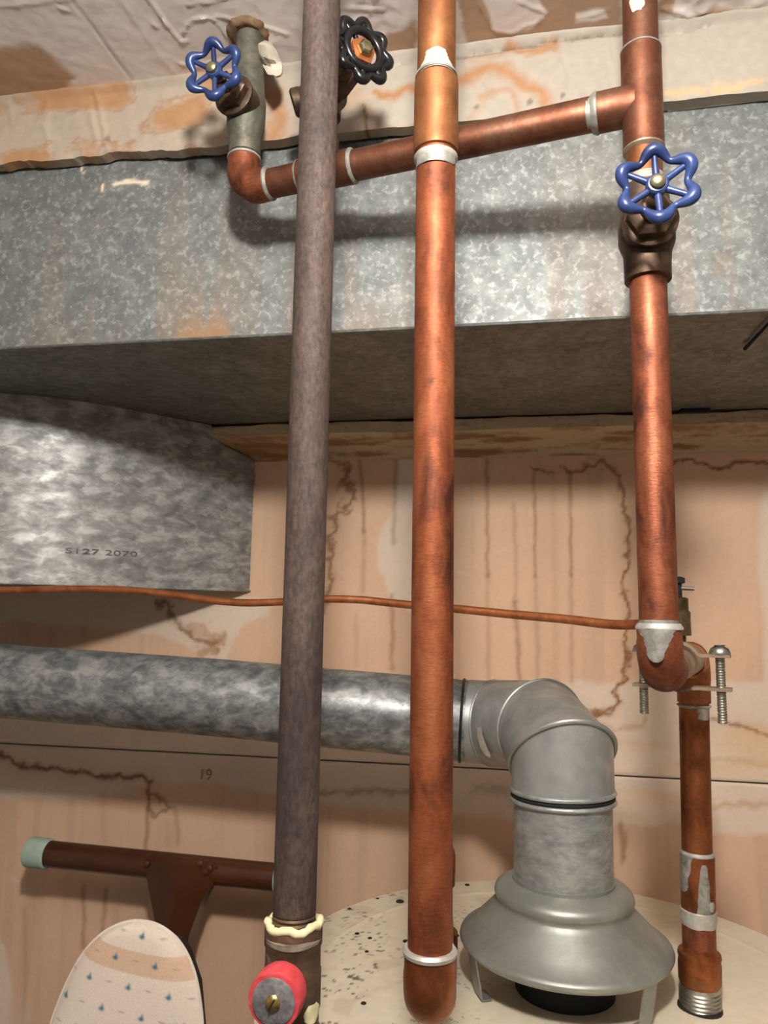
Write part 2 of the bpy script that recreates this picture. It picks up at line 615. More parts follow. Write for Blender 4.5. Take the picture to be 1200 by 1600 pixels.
def wall_colour(U, V, X, Y, Z):
    px, py = px_of(np.stack([X, np.full_like(X, WY), Z], -1))
    jx = (fbm(X * 95, Z * 95, 3, 3) - .5) * 22
    jy = (fbm(X * 95, Z * 95, 9, 3) - .5) * 22
    lx = (fbm(X * 40, Z * 40, 21, 3) - .5) * 40
    ly = (fbm(X * 40, Z * 40, 29, 3) - .5) * 40
    comp = np.zeros_like(X)
    for poly, soft in (
        ([(-200, 880), (422, 935), (416, 962), (385, 975), (366, 1000), (350, 1040), (290, 1012), (240, 988), (140, 980), (40, 972), (-200, 970)], 5),
        ([(-300, 1050), (500, 1075), (640, 1068), (900, 1064), (1400, 1060), (1400, 1300), (1120, 1302), (1060, 1288), (900, 1286), (840, 1292), (760, 1275),
          (640, 1266), (500, 1255), (430, 1240), (340, 1222), (250, 1222), (190, 1238), (150, 1245), (90, 1250), (0, 1245), (-300, 1240)], 6),
        ([(628, 690), (612, 800), (588, 852), (590, 890), (606, 915), (622, 950), (660, 960), (672, 690)], 5),
        ([(1196, 740), (1186, 850), (1194, 1000), (1192, 1070), (1400, 1070), (1400, 740)], 8),
        ([(-300, 1420), (0, 1462), (14, 1490), (22, 1540), (36, 1610), (40, 1800), (-300, 1800)], 5)):
        comp = np.maximum(comp, poly_mask(px + lx * .35, py + ly * .35, poly, soft))
    c = PAPER[None, None, :] * (1 - comp[..., None]) + COMP[None, None, :] * comp[..., None]
    blot = fbm(X * 9, Z * 6, 40, 4)
    c = c * (1 + (blot[..., None] - .5) * .22)
    # vertical faint run marks
    runs = fbm(X * 60, Z * 2.0, 51, 3)
    c = c * (1 - .10 * sstep(.55, .75, runs)[..., None] * (1 - comp[..., None]))

    def stain(mask, col, k):
        nonlocal c
        m = np.clip(mask * k, 0, 1)[..., None]
        c = c * (1 - m) + col * m

    def tide(pts, w, k, col=BROWN, j=1.0, halo=0.0):
        d = dist_poly(px + jx * j, py + jy * j, pts)
        br = .55 + .9 * fbm(X * 90, Z * 90, int(pts[0][0]) % 97, 3)
        stain(np.exp(-(d / w) ** 2) * np.clip(br, 0, 1), col, k)
        if halo:
            stain(np.exp(-(d / (w * 5)) ** 2), ORANGE, halo)

    # yellowed water bands round the seam on the right
    band = poly_mask(px + lx, py + ly * .6, [(880, 1112), (1060, 1108), (1250, 1140), (1260, 1268), (1060, 1275), (880, 1262)], 14)
    stain(band * sstep(.35, .65, fbm(X * 7, Z * 60, 61, 4)), lin((226, 188, 140)), .6)
    tide([(910, 1130), (960, 1138), (1000, 1134), (1008, 1118)], 4, .5, ORANGE, .8)
    tide([(1110, 1126), (1150, 1132), (1175, 1142), (1215, 1152)], 3.0, .8, lin((140, 92, 44)), .5, .12)
    tide([(1116, 1262), (1150, 1254), (1180, 1260), (1215, 1252)], 5, .5, ORANGE, .7)
    tide([(1066, 1192), (1130, 1186), (1210, 1196)], 5, .35, ORANGE, .6)
    # long wandering tide line right of the copper tube
    tide([(832, 732), (850, 735), (868, 736)], 3.2, .85)
    tide([(880, 734), (905, 735), (935, 726), (950, 722), (964, 732), (970, 750), (974, 790), (982, 835), (984, 880), (977, 895),
          (976, 925), (984, 955), (980, 1000), (980, 1040), (976, 1058), (962, 1080), (966, 1100), (950, 1112), (915, 1116), (890, 1112)], 3.4, .95,
         BROWN, 1.0, .10)
    tide([(1050, 722), (1080, 722), (1102, 726), (1112, 731), (1140, 726), (1165, 722), (1190, 719), (1205, 732), (1210, 760)], 3.2, .95, BROWN, .8)
    # left: squiggles by the iron pipe
    tide([(528, 725), (545, 735), (535, 750), (548, 765), (552, 778), (530, 790), (546, 800), (518, 808), (526, 825), (512, 840), (520, 860),
          (512, 880), (526, 905), (512, 925), (505, 960)], 4.2, .75, BROWN, 1.1)
    tide([(520, 722), (545, 722), (540, 745), (528, 760)], 5, .55, BROWN, 1.1)
    # straight drip runs
    for x0, y0, x1, y1, w, k in ((562, 715, 569, 830, 3, .6), (569, 830, 566, 925, 4, .35), (619, 712, 614, 850, 4, .45), (612, 930, 612, 1045, 4, .5),
                                 (760, 712, 761, 900, 3.4, .55), (761, 900, 763, 1065, 4.2, .35), (803, 790, 806, 940, 3.6, .35), (805, 940, 812, 1075, 4.2, .55),
                                 (834, 735, 836, 900, 3, .55), (836, 900, 840, 1070, 4, .35), (864, 735, 868, 1070, 7, .18), (890, 740, 892, 900, 3.4, .6),
                                 (892, 900, 893, 1065, 4, .35), (556, 960, 556, 1040, 4, .22), (232, 1235, 228, 1330, 3.4, .6), (130, 1385, 130, 1480, 4, .55),
                                 (165, 1390, 159, 1462, 4, .5), (38, 1420, 40, 1600, 4, .2), (968, 1285, 974, 1340, 5, .6), (978, 1300, 972, 1350, 4, .4),
                                 (275, 1265, 277, 1320, 4, .4), (262, 1285, 262, 1320, 8, .2), (160, 1240, 162, 1320, 6, .15)):
        tide([(x0, y0), ((x0 + x1) / 2 + 1, (y0 + y1) / 2), (x1, y1)], w, k * .9, BROWN, .22)
    # branching blotch under the branch duct
    tide([(246, 940), (265, 950), (268, 965), (286, 978), (300, 990), (318, 1002), (340, 1010)], 6, .8, lin((130, 80, 38)), 1.0)
    tide([(300, 975), (322, 985), (338, 998), (325, 1015), (308, 1020)], 7, .55, ORANGE * .75, 1.2)
    tide([(345, 995), (335, 1015), (320, 1022)], 6, .5, ORANGE * .75, 1.2)
    # lower left tide along the tape edge
    tide([(-20, 1168), (8, 1182), (32, 1196), (60, 1198), (100, 1203), (130, 1205), (150, 1212), (180, 1214), (215, 1212), (236, 1219)], 4.2, .95, lin((92, 56, 22)), .5, .22)
    tide([(232, 1222), (233, 1240), (230, 1260), (242, 1272), (262, 1268), (270, 1262), (250, 1248), (236, 1238)], 3.4, .65, BROWN, .7)
    tide([(495, 1240), (530, 1236), (560, 1236), (640, 1238), (700, 1240)], 4.5, .5, BROWN, .7)
    tide([(745, 1234), (765, 1230), (790, 1236)], 8, .35, BROWN, 1.0)
    # dabs of pale compound
    pale = lin((226, 208, 190))
    for pts, w, k in (([(770, 752), (782, 726)], 2.4, .5), ([(735, 805), (745, 780)], 2, .3), ([(778, 862), (788, 858)], 3, .4), ([(718, 895), (728, 898)], 4, .4),
                      ([(18, 1370), (34, 1382), (38, 1402)], 4.5, .6), ([(128, 940), (126, 965)], 5, .35), ([(146, 935), (142, 960)], 5, .35),
                      ([(22, 930), (26, 1010)], 9, .35)):
        tide(pts, w, k, pale, .4)
    out = np.ones(X.shape + (4,))
    out[..., :3] = np.clip(c, 0, 1)
    return out


SEAM = 1.515


def wall_relief(U, V):
    n = (fbm(U * 30, V * 30, 5, 3) - .5) * .0012
    d = np.abs(V - SEAM)
    return WY + n + .0022 * np.exp(-(d / .0016) ** 2) - .0012 * np.exp(-(d / .03) ** 2)


xs = axis_vals(XL, XR, -.80, .46, .0022)
zs_up = axis_vals(SEAM + .0008, ZC, SEAM + .0008, 1.93, .0022)
zs_lo = axis_vals(0, SEAM - .0008, 1.22, SEAM - .0008, .0022)
for nm, zz in (('drywall_sheet', zs_up), ('drywall_sheet', zs_lo)):
    o = grid_obj(nm, xs, zz, lambda U, V: (U, wall_relief(U, V), V), 'drywall_stained', wall, wall_colour)
# faint stencilled number on the lower sheet
v, f = text_geo('19', .019)
p = at_y(311, 1217, WY)
obj('stencil_mark', ([(p[0] + a, WY - .0032, p[2] + b) for a, b, _ in v], f), 'stamp_brown', wall, 'faint brown stencilled number on the drywall')

# ---- ceiling with skimmed and peeling patch
ceil = structure(obj('ceiling', box(((XL + XR) / 2, (YF + WY) / 2, ZC + .03), (XR - XL + .2, WY - YF + .2, .06)), 'ceiling_plain'),
                 'peeling off white plaster ceiling with ridges', 'ceiling')
CE_PAINT = lin((238, 226, 219))
CE_TAN = lin((186, 152, 124))
CE_RIDGES = [
    ([(100, -20), (160, 60), (206, 122)], 3.0, -.9), ([(184, -10), (225, 50), (268, 108)], 7.0, .5), ([(228, -10), (262, 38), (282, 62), (290, 60)], 3.0, 1.5),
    ([(285, 50), (295, 35), (318, 28), (336, 24), (347, 43), (362, 66)], 2.6, 1.5), ([(336, 24), (374, 30), (410, 38), (452, 52)], 2.6, 1.4),
    ([(282, 96), (310, 100), (352, 92)], 4, 1.4), ([(295, 8), (330, -2), (370, -8)], 3, 1.0), ([(0, 8), (60, 0), (110, -6)], 4, .8),
    ([(540, 40), (575, 20), (590, -10)], 4, 1.2), ([(555, 60), (600, 55)], 5, 1.2), ([(548, 8), (600, 14)], 4, 1.2),
    ([(750, 5), (770, 45), (800, 50), (830, 35), (856, 18), (810, 0)], 3.5, 1.0), ([(900, 25), (950, 15)], 4, .8),
    ([(1035, 10), (1060, 14), (1080, 22), (1070, 30), (1050, 28)], 4, 1.6), ([(1090, 20), (1130, 14), (1180, 20), (1210, 16)], 4, 1.6),
    ([(1040, 42), (1090, 36), (1125, 38), (1160, 40), (1200, 34)], 4, 1.5), ([(1085, 5), (1100, -8)], 4, 1.2), ([(240, 35), (247, 42)], 3, 1.3), ([(92, 10), (106, 14)], 3, 1.3),
]


def ceil_pos(U, V):
    px, py = px_of(np.stack([U, V, np.full_like(U, ZC)], -1))
    h = (fbm(U * 25, V * 25, 7, 3) - .5) * .0012 + (fbm(U * 110, V * 110, 8, 3) - .5) * .0006
    j = (fbm(U * 120, V * 120, 31, 2) - .5) * 8
    for pts, w, a in CE_RIDGES:
        d = dist_poly(px + j, py + j, pts)
        h = h + a * .0007 * np.exp(-(d / (w * .6)) ** 2)
    rough = poly_mask(px, py, [(1030, -40), (1220, -40), (1220, 40), (1040, 48)], 12) + poly_mask(px, py, [(530, -40), (640, -40), (600, 60), (530, 80)], 12)
    h = h + rough * (fbm(U * 70, V * 70, 12, 3) - .5) * .003
    edge = np.minimum(np.minimum(U + .66, .40 - U), np.minimum(V - .36, .2))
    k = sstep(0, .05, edge)
    return U, V, ZC - .0006 - (h + .0008) * k


def ceil_colour(U, V, X, Y, Z):
    px, py = px_of(np.stack([X, Y, np.full_like(X, ZC)], -1))
    j = (fbm(X * 60, Y * 60, 14, 4) - .5) * 26
    tan = np.zeros_like(X)
    for poly, soft in (([(-80, 70), (20, 72), (60, 68), (120, 118), (100, 146), (40, 160), (-80, 170)], 7), ([(728, -60), (968, -60), (975, 62), (860, 72), (738, 92), (720, 40)], 5),
                       ([(598, 50), (650, 30), (650, 120), (585, 95)], 5), ([(1085, 14), (1185, 6), (1195, 22), (1110, 30)], 5), ([(1030, -40), (1060, -40), (1055, 20), (1030, 25)], 4)):
        tan = np.maximum(tan, poly_mask(px + j, py + j, poly, soft))
    for poly in ([(752, -10), (838, -8), (856, 18), (832, 38), (800, 50), (772, 46)], [(898, 16), (945, 12), (950, 26), (900, 34)]):
        tan = tan * (1 - poly_mask(px + j * .4, py + j * .4, poly, 3))
    c = CE_PAINT * (1 - tan[..., None]) + CE_TAN * tan[..., None]
    c = c * (1 + (fbm(X * 14, Y * 14, 16, 3)[..., None] - .5) * .16)
    groove = np.exp(-(dist_poly(px, py, [(100, -20), (160, 60), (206, 122)]) / 2.2) ** 2)[..., None]
    c = c * (1 - .35 * groove)
    hole = sstep(20, 8, np.hypot((px - 378 + j * .3), (py - 66 + j * .3) * 1.1))[..., None]
    c = c * (1 - hole) + lin((112, 74, 50)) * hole
    out = np.ones(X.shape + (4,))
    out[..., :3] = np.clip(c, 0, 1)
    return out


grid_obj('plaster_skim', np.arange(-.66, .4001, .002), np.arange(.36, .566, .002), ceil_pos, 'ceiling_paint', ceil, ceil_colour, flip=True)

# ---- stained plasterboard header strip over the duct
STR_Y, STR_Z0 = .562, 2.100
WHITE = lin((172, 161, 146))
ST_O = lin((170, 112, 54))
ST_T = lin((176, 138, 98))


def strip_y(X, Z):
    px, py = px_of(np.stack([X, np.full_like(X, STR_Y), Z], -1))
    h = (fbm(X * 18, Z * 18, 71, 3) - .5) * .003 + (fbm(X * 80, Z * 80, 72, 3) - .5) * .0012
    j = (fbm(X * 120, Z * 120, 73, 2) - .5) * 8
    for pts, w, a in (([(152, 150), (160, 190), (168, 235)], 4, 1.2), ([(120, 178), (140, 170), (148, 200), (152, 225)], 5, 1.2), ([(75, 160), (70, 200), (76, 240)], 4, .8),
                      ([(15, 165), (18, 190), (60, 192), (72, 165)], 4, .7), ([(0, 205), (40, 195), (80, 200)], 5, .8),
                      ([(700, 92), (760, 84), (850, 70), (940, 58), (975, 54)], 2.4, -1.6), ([(585, 108), (650, 94)], 2.2, -1.4), ([(1030, 52), (1080, 48), (1110, 42)], 2.2, -1.4),
                      ([(948, 70), (960, 110), (965, 140)], 3, .8), ([(860, 80), (880, 110), (880, 140)], 4, .5)):
        d = dist_poly(px + j, py + j, pts)
        h = h + a * .0011 * np.exp(-(d / w) ** 2)
    top = sstep(.010, .0, ZC - Z)
    return STR_Y - h - top * .006


def strip_colour(U, V, X, Y, Z):
    px, py = px_of(np.stack([X, np.full_like(X, STR_Y), Z], -1))
    c = np.ones(X.shape + (3,)) * WHITE
    zone = sstep(470, 330, px)
    n = fbm(X * 20 + 3, Z * 38, 81, 5)
    wash = sstep(.445, .58, n) * zone
    edge = np.exp(-((n - .465) / .014) ** 2) * zone
    c = c * (1 - .72 * wash[..., None]) + ST_O * .72 * wash[..., None]
    c = c * (1 - .5 * edge[..., None]) + lin((158, 92, 34)) * .5 * edge[..., None]
    warm = (zone * .45 * fbm(X * 8, Z * 8, 84, 3))[..., None]
    c = c * (1 - warm) + ST_T * warm
    jx = (fbm(X * 70, Z * 70, 85, 3) - .5) * 26
    jy = (fbm(X * 70, Z * 70, 86, 3) - .5) * 26

    def tide(pts, w, k, col):
        nonlocal c
        d = dist_poly(px + jx, py + jy, pts)
        m = np.clip(np.exp(-(d / w) ** 2) * k, 0, 1)[..., None]
        c = c * (1 - m) + col * m

    tide([(715, 130), (735, 118), (765, 108), (790, 112), (808, 128), (828, 140), (848, 148), (852, 165)], 11, .8, ST_O)
    tide([(800, 78), (840, 76), (868, 70)], 6, .75, ST_O)
    tide([(820, 88), (845, 82), (866, 76)], 4, .6, ST_O)
    tide([(745, 150), (780, 138), (805, 150), (812, 172)], 5, .45, ST_O)
    tide([(735, 185), (745, 165), (755, 150)], 8, .4, ST_T)
    tide([(596, 150), (612, 150), (632, 140), (655, 140)], 7, .85, ST_O)
    tide([(715, 205), (760, 195)], 7, .6, ST_T)
    tide([(560, 215), (650, 200)], 10, .7, ST_T)
    tide([(535, 170), (560, 140), (572, 190)], 14, .45, ST_T)
    tide([(425, 150), (435, 185), (428, 215)], 16, .75, ST_O)
    tide([(1040, 146), (1100, 142)], 5, .8, lin((214, 174, 122)))
    tide([(1120, 140), (1150, 132), (1185, 126)], 6, .8, lin((214, 174, 122)))
    tide([(735, 92), (780, 84), (800, 80)], 6, .35, ST_O)
    for x0, y0, r in ((742, 166, 6), (826, 160, 7), (880, 153, 6), (172, 218, 7)):
        m = sstep(r, r * .3, np.hypot(px - x0 + jx * .5, py - y0 + jy * .5))[..., None] * .6
        c = c * (1 - m) + lin((70, 50, 36)) * m
    cr = np.exp(-(dist_poly(px + jx * .2, py, [(568, 165), (572, 185), (573, 218)]) / 2.2) ** 2)[..., None] * .8
    c = c * (1 - cr) + lin((60, 44, 34)) * cr
    cr = np.exp(-(dist_poly(px + jx * .1, py + jy * .1, [(700, 92), (760, 84), (850, 70), (940, 58), (975, 54)]) / 1.8) ** 2)[..., None] * .6
    c = c * (1 - cr) + lin((110, 84, 62)) * cr
    c = c * (1 + (fbm(X * 30, Z * 30, 88, 3)[..., None] - .5) * .1)
    out = np.ones(X.shape + (4,))
    out[..., :3] = np.clip(c, 0, 1)
    return out


strip = structure(obj('trim_1', box(((XL + XR) / 2, .5725, (STR_Z0 + ZC) / 2 + .004), (XR - XL, .007, ZC - STR_Z0 - .008)), 'gypsum_dark'),
                  'orange stained white plasterboard strip above the long duct', 'trim')


def strip_pos(U, V):
    rag = (fbm(U * 45, U * 0 + 2.2, 91, 4) - .5) * (.002 + .008 * sstep(-.1, -.3, U)) + .003 * sstep(-.25, -.5, U)
    low = 1 - sstep(0, .012, V - STR_Z0)
    Z = V + rag * low
    # lower lip to the right is a little higher
    return U, strip_y(U, Z), Z


o = grid_obj('plasterboard_face', axis_vals(XL, XR, -.60, .32, .0018), np.linspace(STR_Z0, ZC, 42), strip_pos, 'plaster_paint', strip, strip_colour, thick=(0, .012, .0005))
# metal lip along the strip's lower right end
a, b = at_y(1042, 168, .5765), at_y(1260, 140, .5765)
obj('corner_bead', MB().add(*tube([(a[0], .5745, a[2] - .002), ((a[0] + b[0]) / 2, .5745, (a[2] + b[2]) / 2 - .003), (b[0], .5745, b[2] - .002), (XR, .5745, b[2] + .002)], .0028, 10)), 'torn_paper', strip)

# torn flap of paint paper and hole round the valve riser
fl = MB()
rows = 9
flap_px = [(394, 58, 420, 64), (398, 67, 430, 77), (401, 76, 436, 88), (403, 84, 439, 97), (405, 92, 441, 105), (408, 100, 440, 112), (413, 108, 437, 118), (418, 114, 431, 121)]
V = []
for i, (x0, y0, x1, y1) in enumerate(flap_px):
    for k in range(5):
        tt = k / 4
        yy = .522 - .007 * math.sin(tt * 3.14) - .003 * math.sin(i * .9) + .004 * math.cos(tt * 5 + i * .7)
        V.append(at_y(x0 + (x1 - x0) * tt, y0 + (y1 - y0) * tt + 2 * math.sin(i * 2 + k), yy + (.012 if i == 0 else 0)))
V2 = [q + np.array([0, .0030, .0012]) for q in V]
nf = len(flap_px)
Fc = []
for i in range(nf - 1):
    for k in range(4):
        a_ = i * 5 + k
        Fc.append((a_, a_ + 5, a_ + 6, a_ + 1))
        Fc.append((a_ + nf * 5, a_ + 1 + nf * 5, a_ + 6 + nf * 5, a_ + 5 + nf * 5))
ring = [i for i in range(5)] + [i * 5 + 4 for i in range(1, nf)] + [(nf - 1) * 5 + k for k in (3, 2, 1, 0)] + [i * 5 for i in range(nf - 2, 0, -1)]
for i in range(len(ring)):
    a_, b_ = ring[i], ring[(i + 1) % len(ring)]
    Fc.append((a_, b_, b_ + nf * 5, a_ + nf * 5))
obj('torn_flap', (V + V2, Fc), 'torn_paper', ceil, 'torn white paint flap hanging by the valve')

hx, hy = -.2100, .522
obj('torn_edge', lathe([(.0190, ZC - .0008), (.0172, ZC - .0024), (.0150, ZC - .0040), (.0130, ZC - .0046), (.0112, ZC - .0040)], (hx, hy, 0), seg=40,
                       wob=lambda a, t_: .0022 * math.sin(a + 2.4) + .0010 * math.sin(2 * a + 1) + .0005 * math.sin(9 * a) + .0004 * math.sin(14 * a + 2)), 'gypsum_dark', ceil, 'ragged brown plaster edge round the valve pipe')

# ---- ledge under the duct against the back wall
LEDGE = [(DUCT_Y1 + .003, 1.9285), (DUCT_Y1 + .002, 1.9150), (DUCT_Y1 + .010, 1.9105), (.900, 1.903), (.914, 1.8985), (WY - .001, 1.893)]


def ledge_pos(U, V):
    s = np.array([0, .3, .4, .7, .88, 1.0])
    Y = np.interp(V, s, [p[0] for p in LEDGE])
    Z = np.interp(V, s, [p[1] for p in LEDGE])
    n = (fbm(U * 30, V * 6, 101, 3) - .5) * .004
    return U, Y, Z + n


def ledge_colour(U, V, X, Y, Z):
    px, py = px_of(np.stack([X, Y, Z], -1))
    c = np.ones(X.shape + (3,)) * lin((206, 182, 148))
    n = fbm(U * 16, V * 7, 103, 5)
    m = (sstep(.5, .62, n) * sstep(.2, .4, V) * .75)[..., None]
    c = c * (1 - m) + lin((136, 84, 40)) * m
    m = (sstep(560, 380, px) * .6 * sstep(.25, .5, V))[..., None]
    c = c * (1 - m) + lin((158, 104, 54)) * m
    e = np.exp(-((n - .5) / .02) ** 2)[..., None] * .4
    c = c * (1 - e) + lin((110, 66, 30)) * e
    out = np.ones(X.shape + (4,))
    out[..., :3] = c
    return out


trim2 = structure(grid_obj('trim_2', axis_vals(-.397, XR, -.397, .32, .003), np.linspace(0, 1, 28), ledge_pos, 'trim_paint', None, ledge_colour, flip=True),
                  'stained cream plaster ledge under the long duct', 'trim')

# ================================================================== DUCTS
DZ1 = 2.150
duct = empty('air_duct', (0, .72, DUCT_Z0), 'long galvanised rectangular air duct running below the ceiling', 'duct')


def duct_colour(U, V, X, Y, Z):
    px, py = px_of(np.stack([X, np.full_like(X, DUCT_Y0), Z], -1))
    a = np.zeros(X.shape)
    col = np.zeros(X.shape + (3,))
    base = lin((150, 104, 56))
    h = Z - DUCT_Z0
    z1 = np.exp(-((px - 330) / 85) ** 2) + .35 * np.exp(-((px - 560) / 60) ** 2) + .2 * np.exp(-((px - 90) / 60) ** 2)
    n = fbm(X * 70, Z * 14, 111, 4)
    a = np.clip(z1 * sstep(.38, .58, n) * np.exp(-h / .026) * .9, 0, .8)
    st = sstep(.56, .72, fbm(X * 60, Z * 3, 113, 3)) * .22 * np.exp(-h / .12)
    col[...] = base
    k = np.maximum(a, st)
    # dull smudge at the right
    sm = .55 * sstep(26, 8, np.hypot(px - 1120, (py - 412) * .75)) * sstep(.35, .6, fbm(X * 120, Z * 120, 117, 3))
    col = np.where((sm > k)[..., None], lin((128, 112, 92)), col)
    k = np.maximum(k, sm)
    # paint flecks
    for x0, y0, x1, y1, w in ((178, 289, 228, 284, 5), (156, 286, 158, 296, 3), (128, 262, 130, 270, 3)):
        d = dist_poly(px + (n - .5) * 18, py + (n - .5) * 8, [(x0, y0), (x1, y1)])
        m = sstep(w, w * .4, d)
        col = np.where((m > k)[..., None], lin((226, 210, 184)), col)
        k = np.maximum(k, m * .95)
    out = np.ones(X.shape + (4,))
    out[..., :3] = col
    out[..., 3] = k
    return out


def duct_face(U, V):
    w = .0010 * np.sin(U * 9) + (fbm(U * 5, V * 5, 121, 3) - .5) * .005
    k = sstep(0, .02, V - DUCT_Z0) * sstep(0, .02, DZ1 - V)
    return U, DUCT_Y0 - w * k, V


grid_obj('front_panel', axis_vals(XL + .002, XR - .002, -.62, .36, .0028), np.linspace(DUCT_Z0, DZ1, 78), duct_face, 'galvanised_duct', duct, duct_colour, thick=(0, .001, 0))


def duct_bot(U, V):
    w = (fbm(U * 4, V * 4, 125, 3) - .5) * .003
    k = sstep(0, .03, V - DUCT_Y0) * sstep(0, .03, DUCT_Y1 - V)
    return U, V, DUCT_Z0 + w * k


grid_obj('bottom_panel', axis_vals(XL + .002, XR - .002, -.6, .4, .02), np.linspace(DUCT_Y0, DUCT_Y1, 20), duct_bot, 'galvanised_under', duct, None, flip=True, thick=(0, 0, .001))
obj('back_panel', box(((XL + XR) / 2, DUCT_Y1 - .0005, (DUCT_Z0 + DZ1) / 2), (XR - XL - .004, .001, DZ1 - DUCT_Z0)), 'galvanised_under', duct)
obj('top_panel', box(((XL + XR) / 2, (DUCT_Y0 + DUCT_Y1) / 2, DZ1), (XR - XL - .004, DUCT_Y1 - DUCT_Y0, .001)), 'galvanised_under', duct)
# folded hem along the lower front edge
obj('hem', tube([(XL + .002, DUCT_Y0 + .0012, DUCT_Z0 + .0003), (XR - .002, DUCT_Y0 + .0012, DUCT_Z0 + .0003)], .0016, 8), 'galvanised_under', duct)
# bent hanger wire under the duct at the right
pa, pb, pc = at_z(1164, 545, DUCT_Z0 - .004), at_z(1206, 500, DUCT_Z0 - .004), at_z(1232, 530, DUCT_Z0 - .004)
obj('hanger_wire', tube([pa, pb, pc], .0017, 8), 'black_soot', duct, 'bent black hanger wire under the duct')
# dark clip between duct and ledge
pa, pb = at_y(1062, 642, DUCT_Y1 - .004), at_y(1108, 640, DUCT_Y1 - .004)
obj('clip', box(((pa[0] + pb[0]) / 2, DUCT_Y1 - .006, DUCT_Z0 - .0022), (pb[0] - pa[0], .008, .004)), 'black_soot', duct, 'small dark clip at the duct back edge')

# ---- curved branch duct
BP = [(-1.10, .640), (-.95, .642), (-.82, .648), (-.70, .657), (-.62, .675), (-.5527, .7007), (-.4963, .7322), (-.4453, .7807), (-.377, .8639), (-.337, .9175)]
BP = [Vector((x, y, 0)) for x, y in BP]


def catmull(P, n=8):
    out = []
    for i in range(len(P) - 1):
        p0, p1, p2, p3 = P[max(i - 1, 0)], P[i], P[i + 1], P[min(i + 2, len(P) - 1)]
        for k in range(n):
            u = k / n
            out.append(.5 * ((2 * p1) + (p2 - p0) * u + (2 * p0 - 5 * p1 + 4 * p2 - p3) * u * u + (3 * p1 - p0 - 3 * p2 + p3) * u ** 3))
    out.append(P[-1])
    return out


BC = catmull(BP)
BS = [0.0]
for a_, b_ in zip(BC[:-1], BC[1:]):
    BS.append(BS[-1] + (b_ - a_).length)
BZ0, BZ1 = 1.7215, DUCT_Z0 - .0012
branch = empty('branch_duct', (-.72, .78, BZ0), 'curved galvanised branch duct below the long duct at the left', 'duct')


def bpt(s):
    s = min(max(s, 0), BS[-1])
    for i in range(len(BS) - 1):
        if s <= BS[i + 1]:
            u = (s - BS[i]) / (BS[i + 1] - BS[i])
            p = BC[i].lerp(BC[i + 1], u)
            d = (BC[i + 1] - BC[i]).normalized()
            return p, Vector((d.y, -d.x, 0))
    return BC[-1], Vector((0, -1, 0))


def branch_top(p):
    if p.y < DUCT_Y1 + .001:
        return BZ1
    return float(np.interp(p.y, [q[0] for q in sorted(LEDGE)], [q[1] for q in sorted(LEDGE)])) - .003


fr = MB()
n = len(BC)
RZ = 12
V = []
for i, p in enumerate(BC):
    zt = branch_top(p)
    for k in range(RZ + 1):
        q = k / RZ
        z = BZ0 + (zt - BZ0) * q
        d = (BC[min(i + 1, n - 1)] - BC[max(i - 1, 0)]).normalized()
        w = .0016 * (float(fbm(np.array([i * .35]), np.array([q * 2.5]), 131, 2)[0]) - .5) * math.sin(math.pi * q)
        V.append((p.x + d.y * w * 2, p.y - d.x * w * 2, z))
Fc = [(i * (RZ + 1) + k, (i + 1) * (RZ + 1) + k, (i + 1) * (RZ + 1) + k + 1, i * (RZ + 1) + k + 1) for i in range(n - 1) for k in range(RZ)]
obj('front_panel', (V, Fc), 'galvanised_branch', branch, sharp=60)
b0, b1 = BC[0], BC[-1]
bot = [(p.x, p.y, BZ0) for p in BC] + [(b0.x, b1.y, BZ0)]
obj('bottom_panel', (bot, [tuple(reversed(range(len(bot))))]), 'galvanised_under', branch)
obj('end_panel', ([(b0.x, b0.y, BZ0), (b0.x, b1.y, BZ0), (b0.x, b1.y, BZ1), (b0.x, b0.y, BZ1)], [(0, 3, 2, 1)]), 'galvanised_under', branch)
obj('hem', tube([(p.x + .0008, p.y + .0008, BZ0 + .0004) for p in BC], .0013, 8), 'galvanised_branch', branch)
v, f = text_geo('S127 2070', .0085)
# arc length where the stamp starts
best = min(range(400), key=lambda i: abs(px_of(np.array([*bpt(BS[-1] * i / 400)[0][:2], 1.75]))[0] - 98))
s0 = BS[-1] * best / 400
pe = min(range(400), key=lambda i: abs(px_of(np.array([*bpt(BS[-1] * i / 400)[0][:2], 1.75]))[0] - 213))
mx = max(p[0] for p in v)
sx = (BS[-1] * pe / 400 - s0) / mx
zt = at_y(150, 866, .76)[2]
V = []
for a_, b_, _ in v:
    p, nn = bpt(s0 + a_ * sx)
    V.append((p.x + nn.x * .0012, p.y + nn.y * .0012, zt + b_))
obj('stamped_mark', (V, f), 'stamp_ink', branch, 'faint stamped letters and digits on the duct')

# ================================================================== WATER HEATER
HX, HY, HZ, HR = .037, .635, 1.410, .238
heater = empty('water_heater', (HX, HY, 0), 'tall cream tank water heater under the draft hood', 'water heater')
obj('tank', lathe([(HR - .006, 0.0), (HR, .01), (HR, HZ - .012), (HR - .001, HZ - .006)], (HX, HY, 0), seg=96), 'tank_enamel', heater)


def tank_pos(U, V):
    return HX + V * np.cos(U), HY + V * np.sin(U), HZ - np.where(V > HR - .004, (V - HR + .004) * 1.6, 0) + .0008 * np.exp(-((V - .20) / .003) ** 2)


